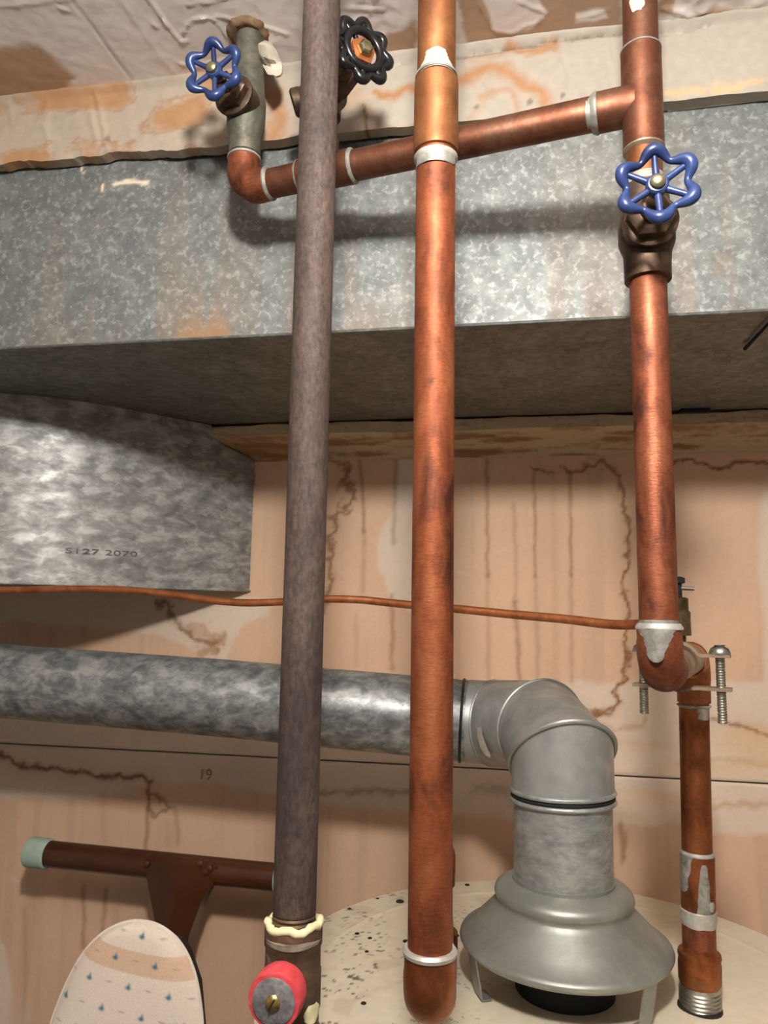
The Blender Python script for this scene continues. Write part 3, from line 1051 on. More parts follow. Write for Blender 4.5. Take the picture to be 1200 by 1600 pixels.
def tank_colour(U, V, X, Y, Z):
    px, py = px_of(np.stack([X, Y, np.full_like(X, HZ)], -1))
    c = np.ones(X.shape + (3,)) * lin((226, 214, 188))
    c = c * (1 + (fbm(X * 14, Y * 14, 141, 3)[..., None] - .5) * .14)
    n = fbm(X * 260, Y * 420, 143, 2)
    big = fbm(X * 30, Y * 30, 145, 3)
    zone = sstep(880, 600, px) * sstep(.36, .58, big)
    m = (sstep(.70, .76, n) * zone * .85)[..., None]
    c = c * (1 - m) + lin((52, 38, 26)) * m
    rust = (sstep(.60, .72, fbm(X * 40, Y * 40, 147, 4)) * sstep(980, 800, px) * .2)[..., None]
    c = c * (1 - rust) + lin((150, 104, 56)) * rust
    out = np.ones(X.shape + (4,))
    out[..., :3] = np.clip(c, 0, 1)
    return out


grid_obj('top_pan', np.linspace(0, 2 * math.pi, 420), np.linspace(.002, HR, 170), tank_pos, 'tank_top', heater, tank_colour)
obj('flue_collar', lathe([(.038, -.004), (.038, .014), (.034, .014), (.033, -.004)], (HX, HY, HZ), seg=48), 'black_soot', heater, 'black flue collar under the draft hood')
# rust blisters on the tank top
rng = np.random.default_rng(4)
for x, y, r in ((625, 1409, .0045), (590, 1404, .002), (546, 1420, .002), (558, 1459, .0024), (578, 1466, .0022), (568, 1568, .0024), (711, 1462, .004), (573, 1487, .002), (634, 1471, .003), (730, 1383, .003)):
    p = at_z(x, y, HZ)
    obj('rust_blister', lathe([(r, -.0004), (r * .8, r * .25), (r * .3, r * .4)], p, seg=12), 'speck_rust', heater)

# ---- draft hood
hood = empty('draft_hood', (HX, HY, HZ), 'bell shaped galvanised draft hood on the water heater', 'draft hood')
obj('bell', lathe([(.0790, .0330), (.0805, .0345), (.0815, .0365), (.0808, .0385), (.0785, .0400), (.0740, .0430), (.0690, .0475), (.0620, .0545), (.0560, .0605), (.0528, .0640), (.0520, .0660), (.0532, .0680),
                   (.0540, .0705), (.0532, .0735), (.0505, .0762), (.0465, .0785), (.0425, .0800), (.0398, .0806), (.0398, .0830), (.0385, .0830), (.0385, .078), (.050, .070), (.050, .064), (.068, .045), (.077, .034)],
                  (HX, HY, HZ), seg=96, caps=False), 'hood_metal', hood, sharp=60)
for ang in (203, 317, 82):
    a = math.radians(ang)
    d = Vector((math.cos(a), math.sin(a), 0))
    tng = Vector((-d.y, d.x, 0))
    m = MB()
    c0 = Vector((HX, HY, HZ))
    path = [(.0770, .0370), (.0765, .0300), (.0735, .0140), (.0715, .0020), (.0700, 0.0008), (.0640, 0.0008)]
    w = .0078
    V = []
    for k, (r, z) in enumerate(path):
        for s in (-1, 1):
            for e in (0, .0012):
                V.append(c0 + d * (r - e) + tng * s * w * (1 if k < 3 else .9) + Vector((0, 0, z + (e if k > 3 else 0))))
    Fc = []
    for k in range(len(path) - 1):
        o_ = k * 4
        Fc += [(o_, o_ + 2, o_ + 6, o_ + 4), (o_ + 1, o_ + 5, o_ + 7, o_ + 3), (o_, o_ + 4, o_ + 5, o_ + 1), (o_ + 2, o_ + 3, o_ + 7, o_ + 6)]
    o_ = (len(path) - 1) * 4
    Fc += [(0, 1, 3, 2), (o_, o_ + 2, o_ + 3, o_ + 1)]
    obj('leg', (V, Fc), 'hood_metal', hood)

# ================================================================== VENT
vent = empty('vent_pipe', (-.6, .745, 1.55), 'round galvanised flue vent with elbow above the draft hood', 'vent pipe')
VR = .039
VA = Vector((-.064, .757, 1.5975))
VL = Vector((XL + .002, .722, 1.646))
obj('horizontal_pipe', tube([VL, Vector((-.60, .740, 1.619)), Vector((-.3, .749, 1.607)), Vector(at_y(733, 1126, .757))], VR, 64), 'galvanised_vent', vent)
# gores of the elbow: planes between rings


def ringpts(c, nrm, r, up, seg=64):
    nrm = Vector(nrm).normalized()
    x = (Vector(up) - nrm * Vector(up).dot(nrm)).normalized()
    y = nrm.cross(x)
    return [Vector(c) + (x * math.cos(2 * math.pi * k / seg) + y * math.sin(2 * math.pi * k / seg)) * r for k in range(seg)]


def gore(c0, n0, r0, c1, n1, r1, up, lip=.0012, seg=64):
    V = ringpts(c0, n0, r0, up) + ringpts(Vector(c0).lerp(c1, .5), Vector(n0) + Vector(n1), (r0 + r1) / 2, up) + ringpts(c1, n1, r1, up)
    Fc = []
    for i in range(2):
        for k in range(seg):
            l = (k + 1) % seg
            Fc.append((i * seg + k, i * seg + l, (i + 1) * seg + l, (i + 1) * seg + k))
    return V, Fc


UPV = Vector((-.55, .55, .6))
cA = Vector(at_y(733, 1126, .757))
jv = [Vector(at_y(772, 1129, .7555)), Vector(at_y(846, 1136, .697)), Vector((.0376, .6363, 1.5850)), Vector((.0376, .6363, 1.5580))]
sd = [(jv[0] - cA).normalized()] + [(jv[k + 1] - jv[k]).normalized() for k in range(3)]
mn = [sd[0]] + [(sd[k] + sd[k + 1]).normalized() for k in range(3)] + [sd[3]]
ctr = [cA] + jv


def mitre_ring(v, d, n_, r, seg=64):
    x = (UPV - d * UPV.dot(d)).normalized()
    y = d.cross(x)
    out = []
    for k in range(seg):
        a = 2 * math.pi * k / seg
        p = Vector(v) + (x * math.cos(a) + y * math.sin(a)) * r
        out.append(p - d * ((p - Vector(v)).dot(n_) / d.dot(n_)))
    return out


GR = [VR + .0008, VR + .0018, VR + .0022, VR + .0014]
for k in range(4):
    ra = mitre_ring(ctr[k], sd[k], mn[k], GR[k])
    rb = mitre_ring(ctr[k + 1], sd[k], mn[k + 1], GR[k])
    obj('elbow_gore', (ra + rb, [(q, (q + 1) % 64, 64 + (q + 1) % 64, 64 + q) for q in range(64)]), 'galvanised_elbow', vent, sharp=70)
for k in (1, 2, 3):
    obj('swivel_bead', tube(mitre_ring(ctr[k], sd[k - 1], mn[k], GR[k - 1] + .0006), .0013 if k < 3 else .0019, 8, closed=True), 'galvanised_elbow', vent)
c = [cA]
nn = [sd[0]]
cd_ = (cA - Vector((-.3, .749, 1.607))).normalized()
cb = cA - cd_ * .007
obj('crimp_ring', tube(ringpts(cb, cd_, VR + .0004, UPV), .0014, 8, closed=True), 'steel_dark', vent)
obj('riser', tube([(.0377, .6365, 1.558), (.0373, .6353, 1.53), (.037, .635, 1.4905)], VR - .0004, 64), 'galvanised_riser', vent)
for dz, r in ((1.5585, .0020), (1.5515, .0019)):
    obj('riser_bead', tube(ringpts((.0376, .6363, dz), (.02, -.02, -1), VR + .0012, (1, 0, 0)), r, 10, closed=True), 'galvanised_riser', vent)
obj('riser_groove', tube(ringpts((.0376, .6363, 1.5548), (.02, -.02, -1), VR + .0006, (1, 0, 0)), .0016, 8, closed=True), 'black_soot', vent)
# sheet metal screw and torn label on the elbow
p = at_y(800, 1083, .704)
obj('screw', lathe([(.0032, -.002), (.0032, .0006), (.0022, .0016), (.0008, .0018)], p, (.1, -.75, .6), seg=12), 'nut_brass', vent)
V = []
lp = [(746, 1136), (752, 1136), (754, 1150), (760, 1165), (766, 1178), (766, 1184), (758, 1180), (750, 1168), (746, 1150)]
cc = jv[0].lerp(jv[1], .3)
for x, y in lp:
    q = Vector(at_y(x, y, .71))
    # project along the view ray onto the gore cylinder
    o_ = Vector(CAM)
    dr = (q - o_).normalized()
    ax = sd[1]
    oc = o_ - cc
    dp = dr - ax * dr.dot(ax)
    op = oc - ax * oc.dot(ax)
    R = VR + .0045
    A, B, Cc = dp.dot(dp), 2 * dp.dot(op), op.dot(op) - R * R
    disc = max(B * B - 4 * A * Cc, 0)
    V.append(o_ + dr * ((-B - math.sqrt(disc)) / (2 * A)))
obj('label_scrap', (V, [tuple(range(len(V)))]), 'torn_paper', vent, 'scrap of pale torn label on the elbow')

# ================================================================== COPPER PIPES
CRD = .0111
SRD = .0127


def solder_ring(c, d, r=SRD, parent=None, mat='solder', w=.0016, blob=.0):
    return obj('solder_joint', lathe([(r - .0012, -w * .6), (r + .0002, -w * .3), (r + .0002, w * .3), (r - .0014, w * 1.3)], c, d, seg=32), mat, parent)


def smear(parent, c0, c1, r, th0, th1, seed, mat='flux', name='flux_smear', wedge=None):
    """irregular thin patch on a pipe surface between c0 and c1, angle th about axis, measured from the camera-facing side."""
    c0, c1 = Vector(c0), Vector(c1)
    d = (c1 - c0).normalized()
    toc = Vector(CAM) - (c0 + c1) / 2
    x = (toc - d * toc.dot(d)).normalized()
    y = d.cross(x)
    nz, na = 14, 9
    V = []
    rgn = np.random.default_rng(seed)
    el = np.convolve(rgn.uniform(-1, 1, nz + 6), np.ones(3) / 3, 'same')[3:nz + 4]
    er = np.convolve(rgn.uniform(-1, 1, nz + 6), np.ones(3) / 3, 'same')[3:nz + 4]
    for i in range(nz + 1):
        q = i / nz
        taper = math.sin(math.pi * min(max(q, .04), .96)) ** .35
        if wedge is not None:
            taper = wedge + (1 - wedge) * q ** 1.4 if q > .05 else wedge * .5
        mid = (th0 + th1) / 2
        a0 = mid + (th0 - mid) * taper * (1 + .32 * el[min(i, nz)])
        a1 = mid + (th1 - mid) * taper * (1 + .32 * er[min(i, nz)])
        for k in range(na + 1):
            a = math.radians(a0 + (a1 - a0) * k / na)
            e = .0005 * math.sin(math.pi * k / na) + .00012
            V.append(c0.lerp(c1, q) + (x * math.cos(a) + y * math.sin(a)) * (r + e))
    Fc = [(i * (na + 1) + k, i * (na + 1) + k + 1, (i + 1) * (na + 1) + k + 1, (i + 1) * (na + 1) + k) for i in range(nz) for k in range(na)]
    return obj(name, (V, Fc), mat, parent)


def ell(parent, p_in, corner, p_out, mat, r=SRD, bend=.017, name='elbow'):
    """socket elbow: from p_in through rounded corner to p_out."""
    ci, co, cn = Vector(p_in), Vector(p_out), Vector(corner)
    a, b = (ci - cn).normalized(), (co - cn).normalized()
    A = arc(cn, a, b, bend, 12)
    pts = [ci, ci.lerp(A[0], .75)] + A + [co.lerp(A[-1], .75), co]
    rad = [r, r] + [r + .0004] * len(A) + [r, r]
    return obj(name, tube(pts, rad, 36), mat, parent)


# ---- middle riser
MX, MY = -.0421, .390
mid = empty('copper_pipe', (MX, MY, 1.41), 'middle straight copper riser with bright coupling near its top', 'copper pipe')
obj('upper_pipe', tube([(MX, MY, ZC - .0006), (MX, MY, 2.004)], CRD, 40), 'copper_bright', mid)
obj('coupling', lathe([(CRD, 0), (SRD - .0003, .0006), (SRD, .003), (SRD, .042), (SRD - .0003, .0452), (CRD, .046)], (MX, MY, 1.9585), seg=48), 'copper_bright', mid)
obj('pipe', tube([(MX, MY, 1.960), (MX, MY, 1.75), (MX, MY, 1.535)], CRD, 40), 'copper_orange', mid)
solder_ring((MX, MY, 2.0062), (0, 0, 1), SRD - .0006, mid, 'solder', .0022)
smear(mid, (MX, MY, 2.0165), (MX, MY, 2.0050), CRD + .0002, -62, 62, 3, 'solder_white', 'solder_run', .45)
solder_ring((MX, MY, 1.9555), (0, 0, -1), SRD - .0004, mid, 'solder_white', .0022)
smear(mid, (MX, MY, 1.9475), (MX, MY, 1.9565), CRD + .0003, -88, 88, 8, 'solder', 'solder_run', .85)
NPL = Vector((-.061, .630, HZ))          # hidden nipple on the tank
ez = 1.5075
obj('solder_joint', lathe([(SRD - .0012, -.0012), (SRD + .0007, -.0004), (SRD + .0009, .0012), (SRD - .0002, .0026)], (MX, MY, 1.5325), (0, 0, 1), seg=40), 'solder_white', mid)
ell(mid, (MX, MY, 1.5330), (MX, MY, ez), (MX + (NPL.x - MX) * .12, MY + (NPL.y - MY) * .12, ez), 'copper_brown', SRD, .016)
obj('cross_pipe', tube([(MX, MY + .02, ez), (NPL.x, NPL.y - .02, ez)], CRD, 32), 'copper_brown', mid)
ell(mid, (NPL.x + (MX - NPL.x) * .12, NPL.y - .027, ez), (NPL.x, NPL.y, ez), (NPL.x, NPL.y, ez - .026), 'copper_brown', SRD, .016)
obj('tail_pipe', tube([(NPL.x, NPL.y, ez - .02), (NPL.x, NPL.y, HZ + .0325)], CRD, 32), 'copper_brown', mid)


def thread(parent, p, z0, z1, r, mat, name='nipple', pitch=.0028, amp=.0009):
    prof = [(r - amp, 0)]
    n = int((z1 - z0) / pitch)
    for i in range(n):
        prof += [(r - amp, (i + .1) * pitch), (r, (i + .45) * pitch), (r, (i + .6) * pitch), (r - amp, (i + .95) * pitch)]
    prof.append((r - amp, z1 - z0))
    return obj(name, lathe(prof, (p[0], p[1], z0), seg=40), mat, parent, sharp=25)


thread(heater, NPL, HZ - .003, HZ + .020, .0145, 'steel_zinc')
obj('adapter', lathe([(.0145, HZ + .0205), (.0152, HZ + .022), (.0152, HZ + .036), (.0128, HZ + .038), (CRD + .0002, HZ + .0385)], (NPL.x, NPL.y, 0), seg=40), 'copper_brown', mid)

# ---- right riser with tee, cross branch and left elbow
RX, RY = .0838, .459
HPZ = 2.0265
run = empty('copper_pipe', (RX, RY, 1.965), 'upper right copper line with tee and long sloping cross branch', 'copper pipe')
obj('upper_pipe', tube([(RX + .0012, RY, ZC - .0006), (RX, RY, 2.055)], CRD, 36), 'copper_dull', run)
tee = MB()
tee.add(*lathe([(CRD, -.0005), (SRD, 0), (SRD, .068), (CRD, .0685)], (RX, RY, 1.9945), seg=40))
LXY = Vector((-.2105, .522, 0))
RXY = Vector((RX, RY, 0))
dirh = (LXY - RXY).normalized()


def hp(s):   # point along the cross branch, s metres from the right tee
    q = RXY + dirh * s
    return Vector((q.x, q.y, HPZ + .004 * s / .3))


LEN = (LXY - RXY).length
tee.add(*tube([hp(.004), hp(.0275)], SRD, 36))
obj('tee', tee, 'copper_dull', run)
solder_ring((RX, RY, 1.994), (0, 0, -1), SRD, run, 'clamp_steel', .0018)
solder_ring((RX, RY, 2.0632), (0, 0, 1), SRD, run, 'solder', .0016)
obj('neck_pipe', tube([(RX, RY, 1.997), (RX, RY, 1.968)], CRD, 36), 'copper_bright', run)
solder_ring(hp(.0285), dirh, SRD + .0004, run, 'solder', .0026)
smear(run, hp(.0345), hp(.0285), CRD + .0002, -75, 60, 31, 'solder', 'solder_run', .7)
obj('cross_pipe', tube([hp(.026), hp(.15), hp(LEN - .022)], CRD, 36), 'copper_dull', run)
# tee below the black valve
BX = -.142
sb = (BX - RX) / dirh.x
pb_ = hp(sb)
t2 = MB()
t2.add(*tube([hp(sb - .0255), hp(sb + .017)], SRD, 36))
t2.add(*tube([pb_, pb_ + Vector((0, 0, .026))], SRD, 36))
obj('tee', t2, 'copper_dull', run)
solder_ring(hp(sb - .0262), -dirh, SRD, run, 'solder', .0016)
solder_ring(hp(sb + .0176), dirh, SRD, run, 'solder', .0016)
obj('stub_pipe', tube([pb_ + Vector((0, 0, .02)), Vector((pb_.x, pb_.y, at_y(567, 79, .463)[2] + .004 - .0205))], CRD, 32), 'copper_dull', run)
lc = hp(LEN)
ell(run, lc - dirh * .024, lc, lc + Vector((0, 0, .026)), 'copper', SRD, .017)
solder_ring(lc - dirh * .0245, -dirh, SRD, run, 'solder', .0018)
solder_ring(lc + Vector((0, 0, .0262)), (0, 0, 1), SRD + .0006, run, 'solder_white', .0018)
smear(run, (RX + .0005, RY, 2.084), (RX + .0008, RY, 2.101), CRD, -35, 15, 41, 'torn_paper', 'paint_drip')

# ---- right lower line from the valve to the tank
low = empty('copper_pipe', (.1352, .628, HZ + .018), 'right copper line from blue valve down to heater, with offset elbows', 'copper pipe')
EZ = 1.6670
LPX, LPY = .1392, .628
R1 = Vector((RX + .0004, RY + .003, EZ))
R2 = Vector((LPX, LPY, EZ))
dx = (R2 - R1).normalized()
obj('riser_pipe', tube([(RX, RY, 1.9105), (RX + .0002, RY + .0015, 1.80), (R1.x, R1.y, EZ + .022)], CRD, 40), 'copper', low)
ell(low, (R1.x, R1.y, EZ + .0245), R1, R1 + dx * .026, 'copper', SRD, .0165)
solder_ring((R1.x, R1.y, EZ + .0252), (0, 0, 1), SRD + .0006, low, 'solder_white', .0022)
smear(low, (R1.x, R1.y, EZ + .0060), (R1.x, R1.y, EZ + .0250), SRD + .0003, -62, 44, 55, 'solder', 'solder_run', .30)
smear(low, (R1.x, R1.y, EZ + .0300), (R1.x, R1.y, EZ + .0245), CRD + .0003, -85, 85, 56, 'solder', 'solder_run', .9)
obj('offset_pipe', tube([R1 + dx * .02, R2 - dx * .02], CRD, 32), 'clamp_steel', low)
ell(low, R2 - dx * .026, R2, R2 + Vector((-.0004, 0, -.0345)), 'copper_brown', SRD - .0003, .0165)
LB = Vector((.1352, .628, HZ))


def lp_(z):
    q = (z - HZ) / (EZ - HZ)
    return Vector((LB.x + (R2.x - LB.x) * q, LPY, z))


la = (lp_(1.6) - lp_(1.5)).normalized()
obj('drop_pipe', tube([lp_(1.637), lp_(1.514)], CRD, 36), 'copper_brown', low)
solder_ring(lp_(1.6300), -la, SRD - .0002, low, 'solder', .0014)
smear(low, lp_(1.620), lp_(1.6295), CRD + .0002, 5, 85, 61, 'flux', 'flux_smear', .6)
obj('coupling', lathe([(CRD, 0), (SRD - .0004, .0004), (SRD - .0002, .0395), (CRD, .040)], lp_(1.4790), la, seg=40), 'copper_brown', low)
solder_ring(lp_(1.5195), la, SRD - .0004, low, 'solder_white', .0018)
smear(low, lp_(1.5150), lp_(1.4800), SRD - .0002, -48, 4, 63, 'solder', 'solder_run', .5)
smear(low, lp_(1.4815), lp_(1.4885), SRD - .0002, 36, 62, 64, 'solder_white', 'flux_smear')
smear(low, lp_(1.4930), lp_(1.5190), SRD - .0002, -88, -20, 66, 'solder', 'solder_run', .5)
obj('solder_joint', lathe([(CRD, -.0120), (SRD - .0003, -.0095), (SRD + .0004, -.004), (SRD + .0001, -.0015), (SRD + .0004, .0005), (CRD + .0003, .0022)], lp_(1.4785), la, seg=40,
                          wob=lambda a, t_: .0003 * math.sin(a * 5 + t_ * 900)), 'solder_white', low)
obj('stub_pipe', tube([lp_(1.472), lp_(1.444)], SRD - .0007, 36), 'copper', low)
obj('adapter', lathe([(.0139, -.0185), (.0152, -.016), (.0154, -.004), (.0148, -.0005), (.0156, .0015), (.0150, .0042), (SRD - .0005, .006), (SRD - .0008, .010)], lp_(1.4450), la, seg=40), 'copper_brown', low)
smear(low, lp_(1.4290), lp_(1.4360), .0154, -28, 18, 71, 'copper_bright', 'worn_patch')
thread(heater, (LB.x, LPY), HZ - .003, HZ + .0165, .0150, 'steel_zinc')
obj('rust_ring', lathe([(.0160, -.0005), (.0156, .0016), (.0140, .0022)], (LB.x, LPY, HZ), seg=24, wob=lambda a, t_: .0006 * math.sin(3 * a)), 'speck_rust', heater)


# ---- gate valves
def hand_wheel(parent, c, nrm, R, mat, lobes=6, rot=0.0, rim=.0029, cup=.004):
    n_ = Vector(nrm).normalized()
    x, y, _ = frame(n_)
    c = Vector(c)
    seg = 96
    pts = []
    rad = []
    for k in range(seg):
        a = 2 * math.pi * k / seg
        lob = math.cos(lobes * (a - rot))
        r = R * (.875 + .095 * lob) - rim
        pts.append(c + (x * math.cos(a) + y * math.sin(a)) * r + n_ * (.0010 * lob))
        rad.append(rim * (1.0 + .32 * lob))
    w = obj('hand_wheel', tube(pts, rad, 14, closed=True), mat, parent)
    for k in range(lobes):
        a = rot + 2 * math.pi * k / lobes
        d = x * math.cos(a) + y * math.sin(a)
        obj('spoke', tube([c + d * (R * .2) - n_ * .0012, c + d * (R * .87)], [.0021, .0016], 10), mat, w)
    obj('hub', lathe([(.0052, -.006), (.0062, -.003), (.0062, .001), (.0052, .0022), (.0040, .0024)], c, n_, seg=28), mat, w)
    return w


def gate_valve(name, label, c, n_, parts_z, wheel_c, R, body_mat, wheel_mat, rot, wn=None, k=1.0):
    """c: body centre on a vertical pipe; n_: stem direction."""
    c = Vector(c)
    n_ = Vector(n_).normalized()
    zl, zh = parts_z
    v = empty(name, (c.x, c.y, c.z + zl), label, 'valve')
    m = MB()
    m.add(*lathe([(CRD + .0003, zl), (.0140 * k, zl + .0004), (.0142 * k, zl + .012), (.0146 * k, zl + .018), (.0168 * k, zl + .024), (.0172 * k, -.004), (.0172 * k, .006), (.0160 * k, .011),
                  (.0142 * k, zh - .008), (.0140 * k, zh - .0004), (CRD + .0003, zh)], c, seg=40))
    obj('body', m, body_mat, v, sharp=50)
    L = (Vector(wheel_c) - c).length
    bm_ = 'valve_brass'
    obj('bonnet', lathe([(.0150, .004), (.0155, .016), (.0165, .0175), (.0165, .0195), (.0140, .021)], c, n_, seg=36), bm_, v)
    obj('bonnet_nut', lathe([(.0140, .019), (.0146, .020), (.0146, .027), (.0120, .029), (.0090, .031)], c, n_, seg=6), bm_, v)
    obj('packing_nut', lathe([(.0080, .0295), (.0084, .0305), (.0084, .036), (.0062, .0375)], c, n_, seg=6), bm_, v)
    obj('stem', tube([c + n_ * .03, Vector(wheel_c) + n_ * .002], .0036, 16), 'nut_brass', v)
    hand_wheel(v, wheel_c, wn or n_, R, wheel_mat, 6, rot)
    obj('wheel_nut', lathe([(.0040, .0005), (.0044, .0015), (.0042, .0040), (.0030, .0052), (.0012, .0056)], wheel_c, n_, seg=16), 'nut_brass', v)
    return v


vc = Vector((RX, RY, 1.9355))
wr = at_y(1027, 288, .408)
gate_valve('gate_valve', 'gate valve with blue six lobed hand wheel on the right copper riser', vc, Vector(wr) - Vector((RX, RY, wr[2] - .0015)), (-.0295, .0325), wr, .0246, 'valve_brass', 'blue_enamel',
           math.radians(93))
rv = [o for o in COL.objects if o.name == 'gate_valve'][0]
obj('union_thread', lathe([(SRD - .001, 0), (SRD - .0004, .001), (SRD - .0009, .002), (SRD - .0004, .003), (SRD - .0009, .004), (SRD - .0004, .005), (SRD - .001, .006)], (RX, RY, 1.9685), seg=32), 'solder_white', rv)
vl = Vector((lc.x, lc.y, 2.0985))
wl = at_y(334, 109, .476)
gate_valve('gate_valve', 'small gate valve with blue hand wheel under the torn ceiling flap at left', (vl.x, vl.y, wl[2] - .001), Vector((wl[0], wl[1], 0)) - Vector((vl.x, vl.y, 0)), (lc.z + .0288 - wl[2] + .001, .040), wl, .0243,
           'valve_verdigris', 'blue_enamel', math.radians(92), Vector((-.02, -.97, -.10)), .9)
lv = [o for o in COL.objects if o.name == 'gate_valve.001'][0]
obj('top_pipe', tube([(vl.x, vl.y, 2.132), (vl.x + .0005, vl.y, ZC - .001)], CRD, 30), 'valve_verdigris', lv)

# ---- black wheel valve behind the iron pipe
bz = at_y(503, 140, pb_.y)[2]
bw = Vector(at_y(567, 79, .463))
bc = Vector((pb_.x, pb_.y, bw.z + .004))
bv = empty('stop_valve', (bc.x, bc.y, bc.z - .024), 'stop valve with glossy black scalloped wheel behind the rough iron pipe', 'valve')
bn = (Vector((bw.x, bw.y, 0)) - Vector((bc.x, bc.y, 0))).normalized()
obj('body', lathe([(CRD + .0003, -.020), (.0135, -.0195), (.0135, -.010), (.0180, -.004), (.0185, .004), (.0135, .012), (.0135, .026), (CRD, .0265)], bc, seg=36), 'valve_brass', bv, sharp=50)
obj('side_port', lathe([(.0100, 0), (.0100, .018), (.0105, .0185), (.0105, .024), (.0085, .0255)], bc, (-.95, -.1, -.28), seg=24), 'valve_brass', bv)
obj('bonnet', lathe([(.0140, .004), (.0140, .018), (.0155, .019), (.0155, .026), (.0100, .029), (.0080, .036), (.0060, .040)], bc, bn, seg=6), 'valve_brass', bv)
obj('stem', tube([bc + bn * .03, bw + bn * .003], .0036, 16), 'nut_brass', bv)
obj('top_pipe', tube([bc + Vector((0, 0, .02)), (bc.x, bc.y, ZC - .001)], CRD, 28), 'copper_dull', bv)
x_, y_, _ = frame(bn)
pts, rad = [], []
for k in range(96):
    a = 2 * math.pi * k / 96
    lob = math.cos(8 * a)
    r = .0198 + .0022 * lob
    pts.append(bw + (x_ * math.cos(a) + y_ * math.sin(a)) * r)
    rad.append(.0030 + .0006 * lob)
bwheel = obj('hand_wheel', tube(pts, rad, 12, closed=True), 'black_enamel', bv)
obj('inner_ring', tube([bw + bn * .001 + (x_ * math.cos(2 * math.pi * k / 48) + y_ * math.sin(2 * math.pi * k / 48)) * .0138 for k in range(48)], .0030, 12, closed=True), 'black_enamel', bwheel)
for k in range(8):
    a = 2 * math.pi * (k + .0) / 8
    d = x_ * math.cos(a) + y_ * math.sin(a)
    obj('spoke', tube([bw + d * .0135, bw + d * .0205], .0024, 10), 'black_enamel', bwheel)
for k in range(4):
    a = 2 * math.pi * k / 4 + .6
    d = x_ * math.cos(a) + y_ * math.sin(a)
    obj('arm', tube([bw - bn * .002 + d * .004, bw + d * .0130], .0019, 10), 'black_enamel', bwheel)
obj('washer', lathe([(.0088, -.001), (.0090, 0), (.0088, .0012), (.0055, .0014)], bw, bn, seg=28, wob=lambda a, t_: .0007 * math.sin(5 * a)), 'washer_copper', bv)
obj('wheel_nut', lathe([(.0050, .0012), (.0056, .002), (.0054, .0052), (.0040, .0066), (.0015, .007)], bw, bn, seg=6), 'nut_brass', bv)

# ---- iron pipe with union and red knob
IX, IY = -.1130, .393
iron = empty('iron_pipe', (IX, IY, 0), 'rough dark iron riser with white sealant at its threaded joint', 'iron pipe')
obj('pipe', tube([(IX, IY, ZC - .0006), (IX, IY, 1.9), (IX, IY, 1.7), (IX, IY, 1.545)], .0112, 40), 'iron_pipe', iron)
thread(iron, (IX, IY), 1.5365, 1.5485, .0112, 'iron_fitting', 'thread', .0026, .0008)
rg = np.random.default_rng(2)
obj('sealant', tube([Vector((IX, IY, 1.5395)) + Vector((math.cos(2 * math.pi * k / 40) * .0134, math.sin(2 * math.pi * k / 40) * .0134, .0012 * math.sin(k * .9) + .0006 * rg.uniform(-1, 1))) for k in range(40)],
                    [.0017 + .0006 * abs(math.sin(k * 1.7)) for k in range(40)], 10, closed=True), 'sealant', iron)
obj('union', lathe([(.0125, 1.5400), (.0145, 1.5392), (.0149, 1.5370), (.0149, 1.5300), (.0142, 1.5285), (.0142, 1.5180), (.0147, 1.5170), (.0147, 1.5000), (.0140, 1.4985), (.0140, 1.4900), (.0150, 1.4890), (.0150, 1.4700), (.0115, 1.4680)],
                   (IX, IY, 0), seg=40), 'iron_fitting', iron)
smear(iron, (IX, IY, 1.5315), (IX, IY, 1.5350), .0149, -70, 60, 85, 'flux', 'sealant_smear')
smear(iron, (IX, IY, 1.496), (IX, IY, 1.505), .0147, 25, 70, 83, 'sealant', 'sealant_smear')
obj('lower_pipe', tube([(IX, IY, 1.472), (IX, IY, .001)], .0112, 24), 'iron_pipe', iron)
rk = at_y(427, 1566, .356)
kn = empty('valve_knob', (rk[0], .3785, rk[2]), 'round red knob with grey disc and brass screw on the iron pipe', 'valve knob')
obj('knob', lathe([(.0060, -.0150), (.0105, -.0146), (.0122, -.0130), (.0127, -.0100), (.0127, -.0012), (.0123, -.0002), (.0110, .0)], (rk[0], .3565, rk[2]), (0, -1, 0), seg=40, wob=lambda a, t_: .0001 * math.sin(a * 24)), 'red_enamel', kn)
obj('disc', lathe([(.0104, -.0005), (.0104, .0006), (.0098, .0009)], (rk[0], .3565, rk[2]), (0, -1, 0), seg=36), 'disc_grey', kn)
obj('screw', lathe([(.0036, .0005), (.0036, .0014), (.0026, .0024), (.0010, .0028)], (rk[0], .3562, rk[2]), (0, -1, 0), seg=20), 'brass_bright', kn)
obj('screw_slot', box((rk[0], .3536, rk[2]), (.0008, .0016, .0052), Matrix.Rotation(.5, 3, 'Y')), 'black_soot', kn)
obj('stem', tube([(rk[0], .370, rk[2]), (rk[0], .3800, rk[2])], .0045, 16), 'valve_brass', kn)

# ---- saddle valve clamp on the offset pipe
CC = Vector((.1112, .5375, EZ - .0015))
CT = Vector((dx.y, -dx.x, 0)).normalized()
sad = empty('saddle_valve', (CC.x, CC.y, CC.z - .04), 'clamp on saddle valve with two long bolts at the right offset elbow', 'valve')


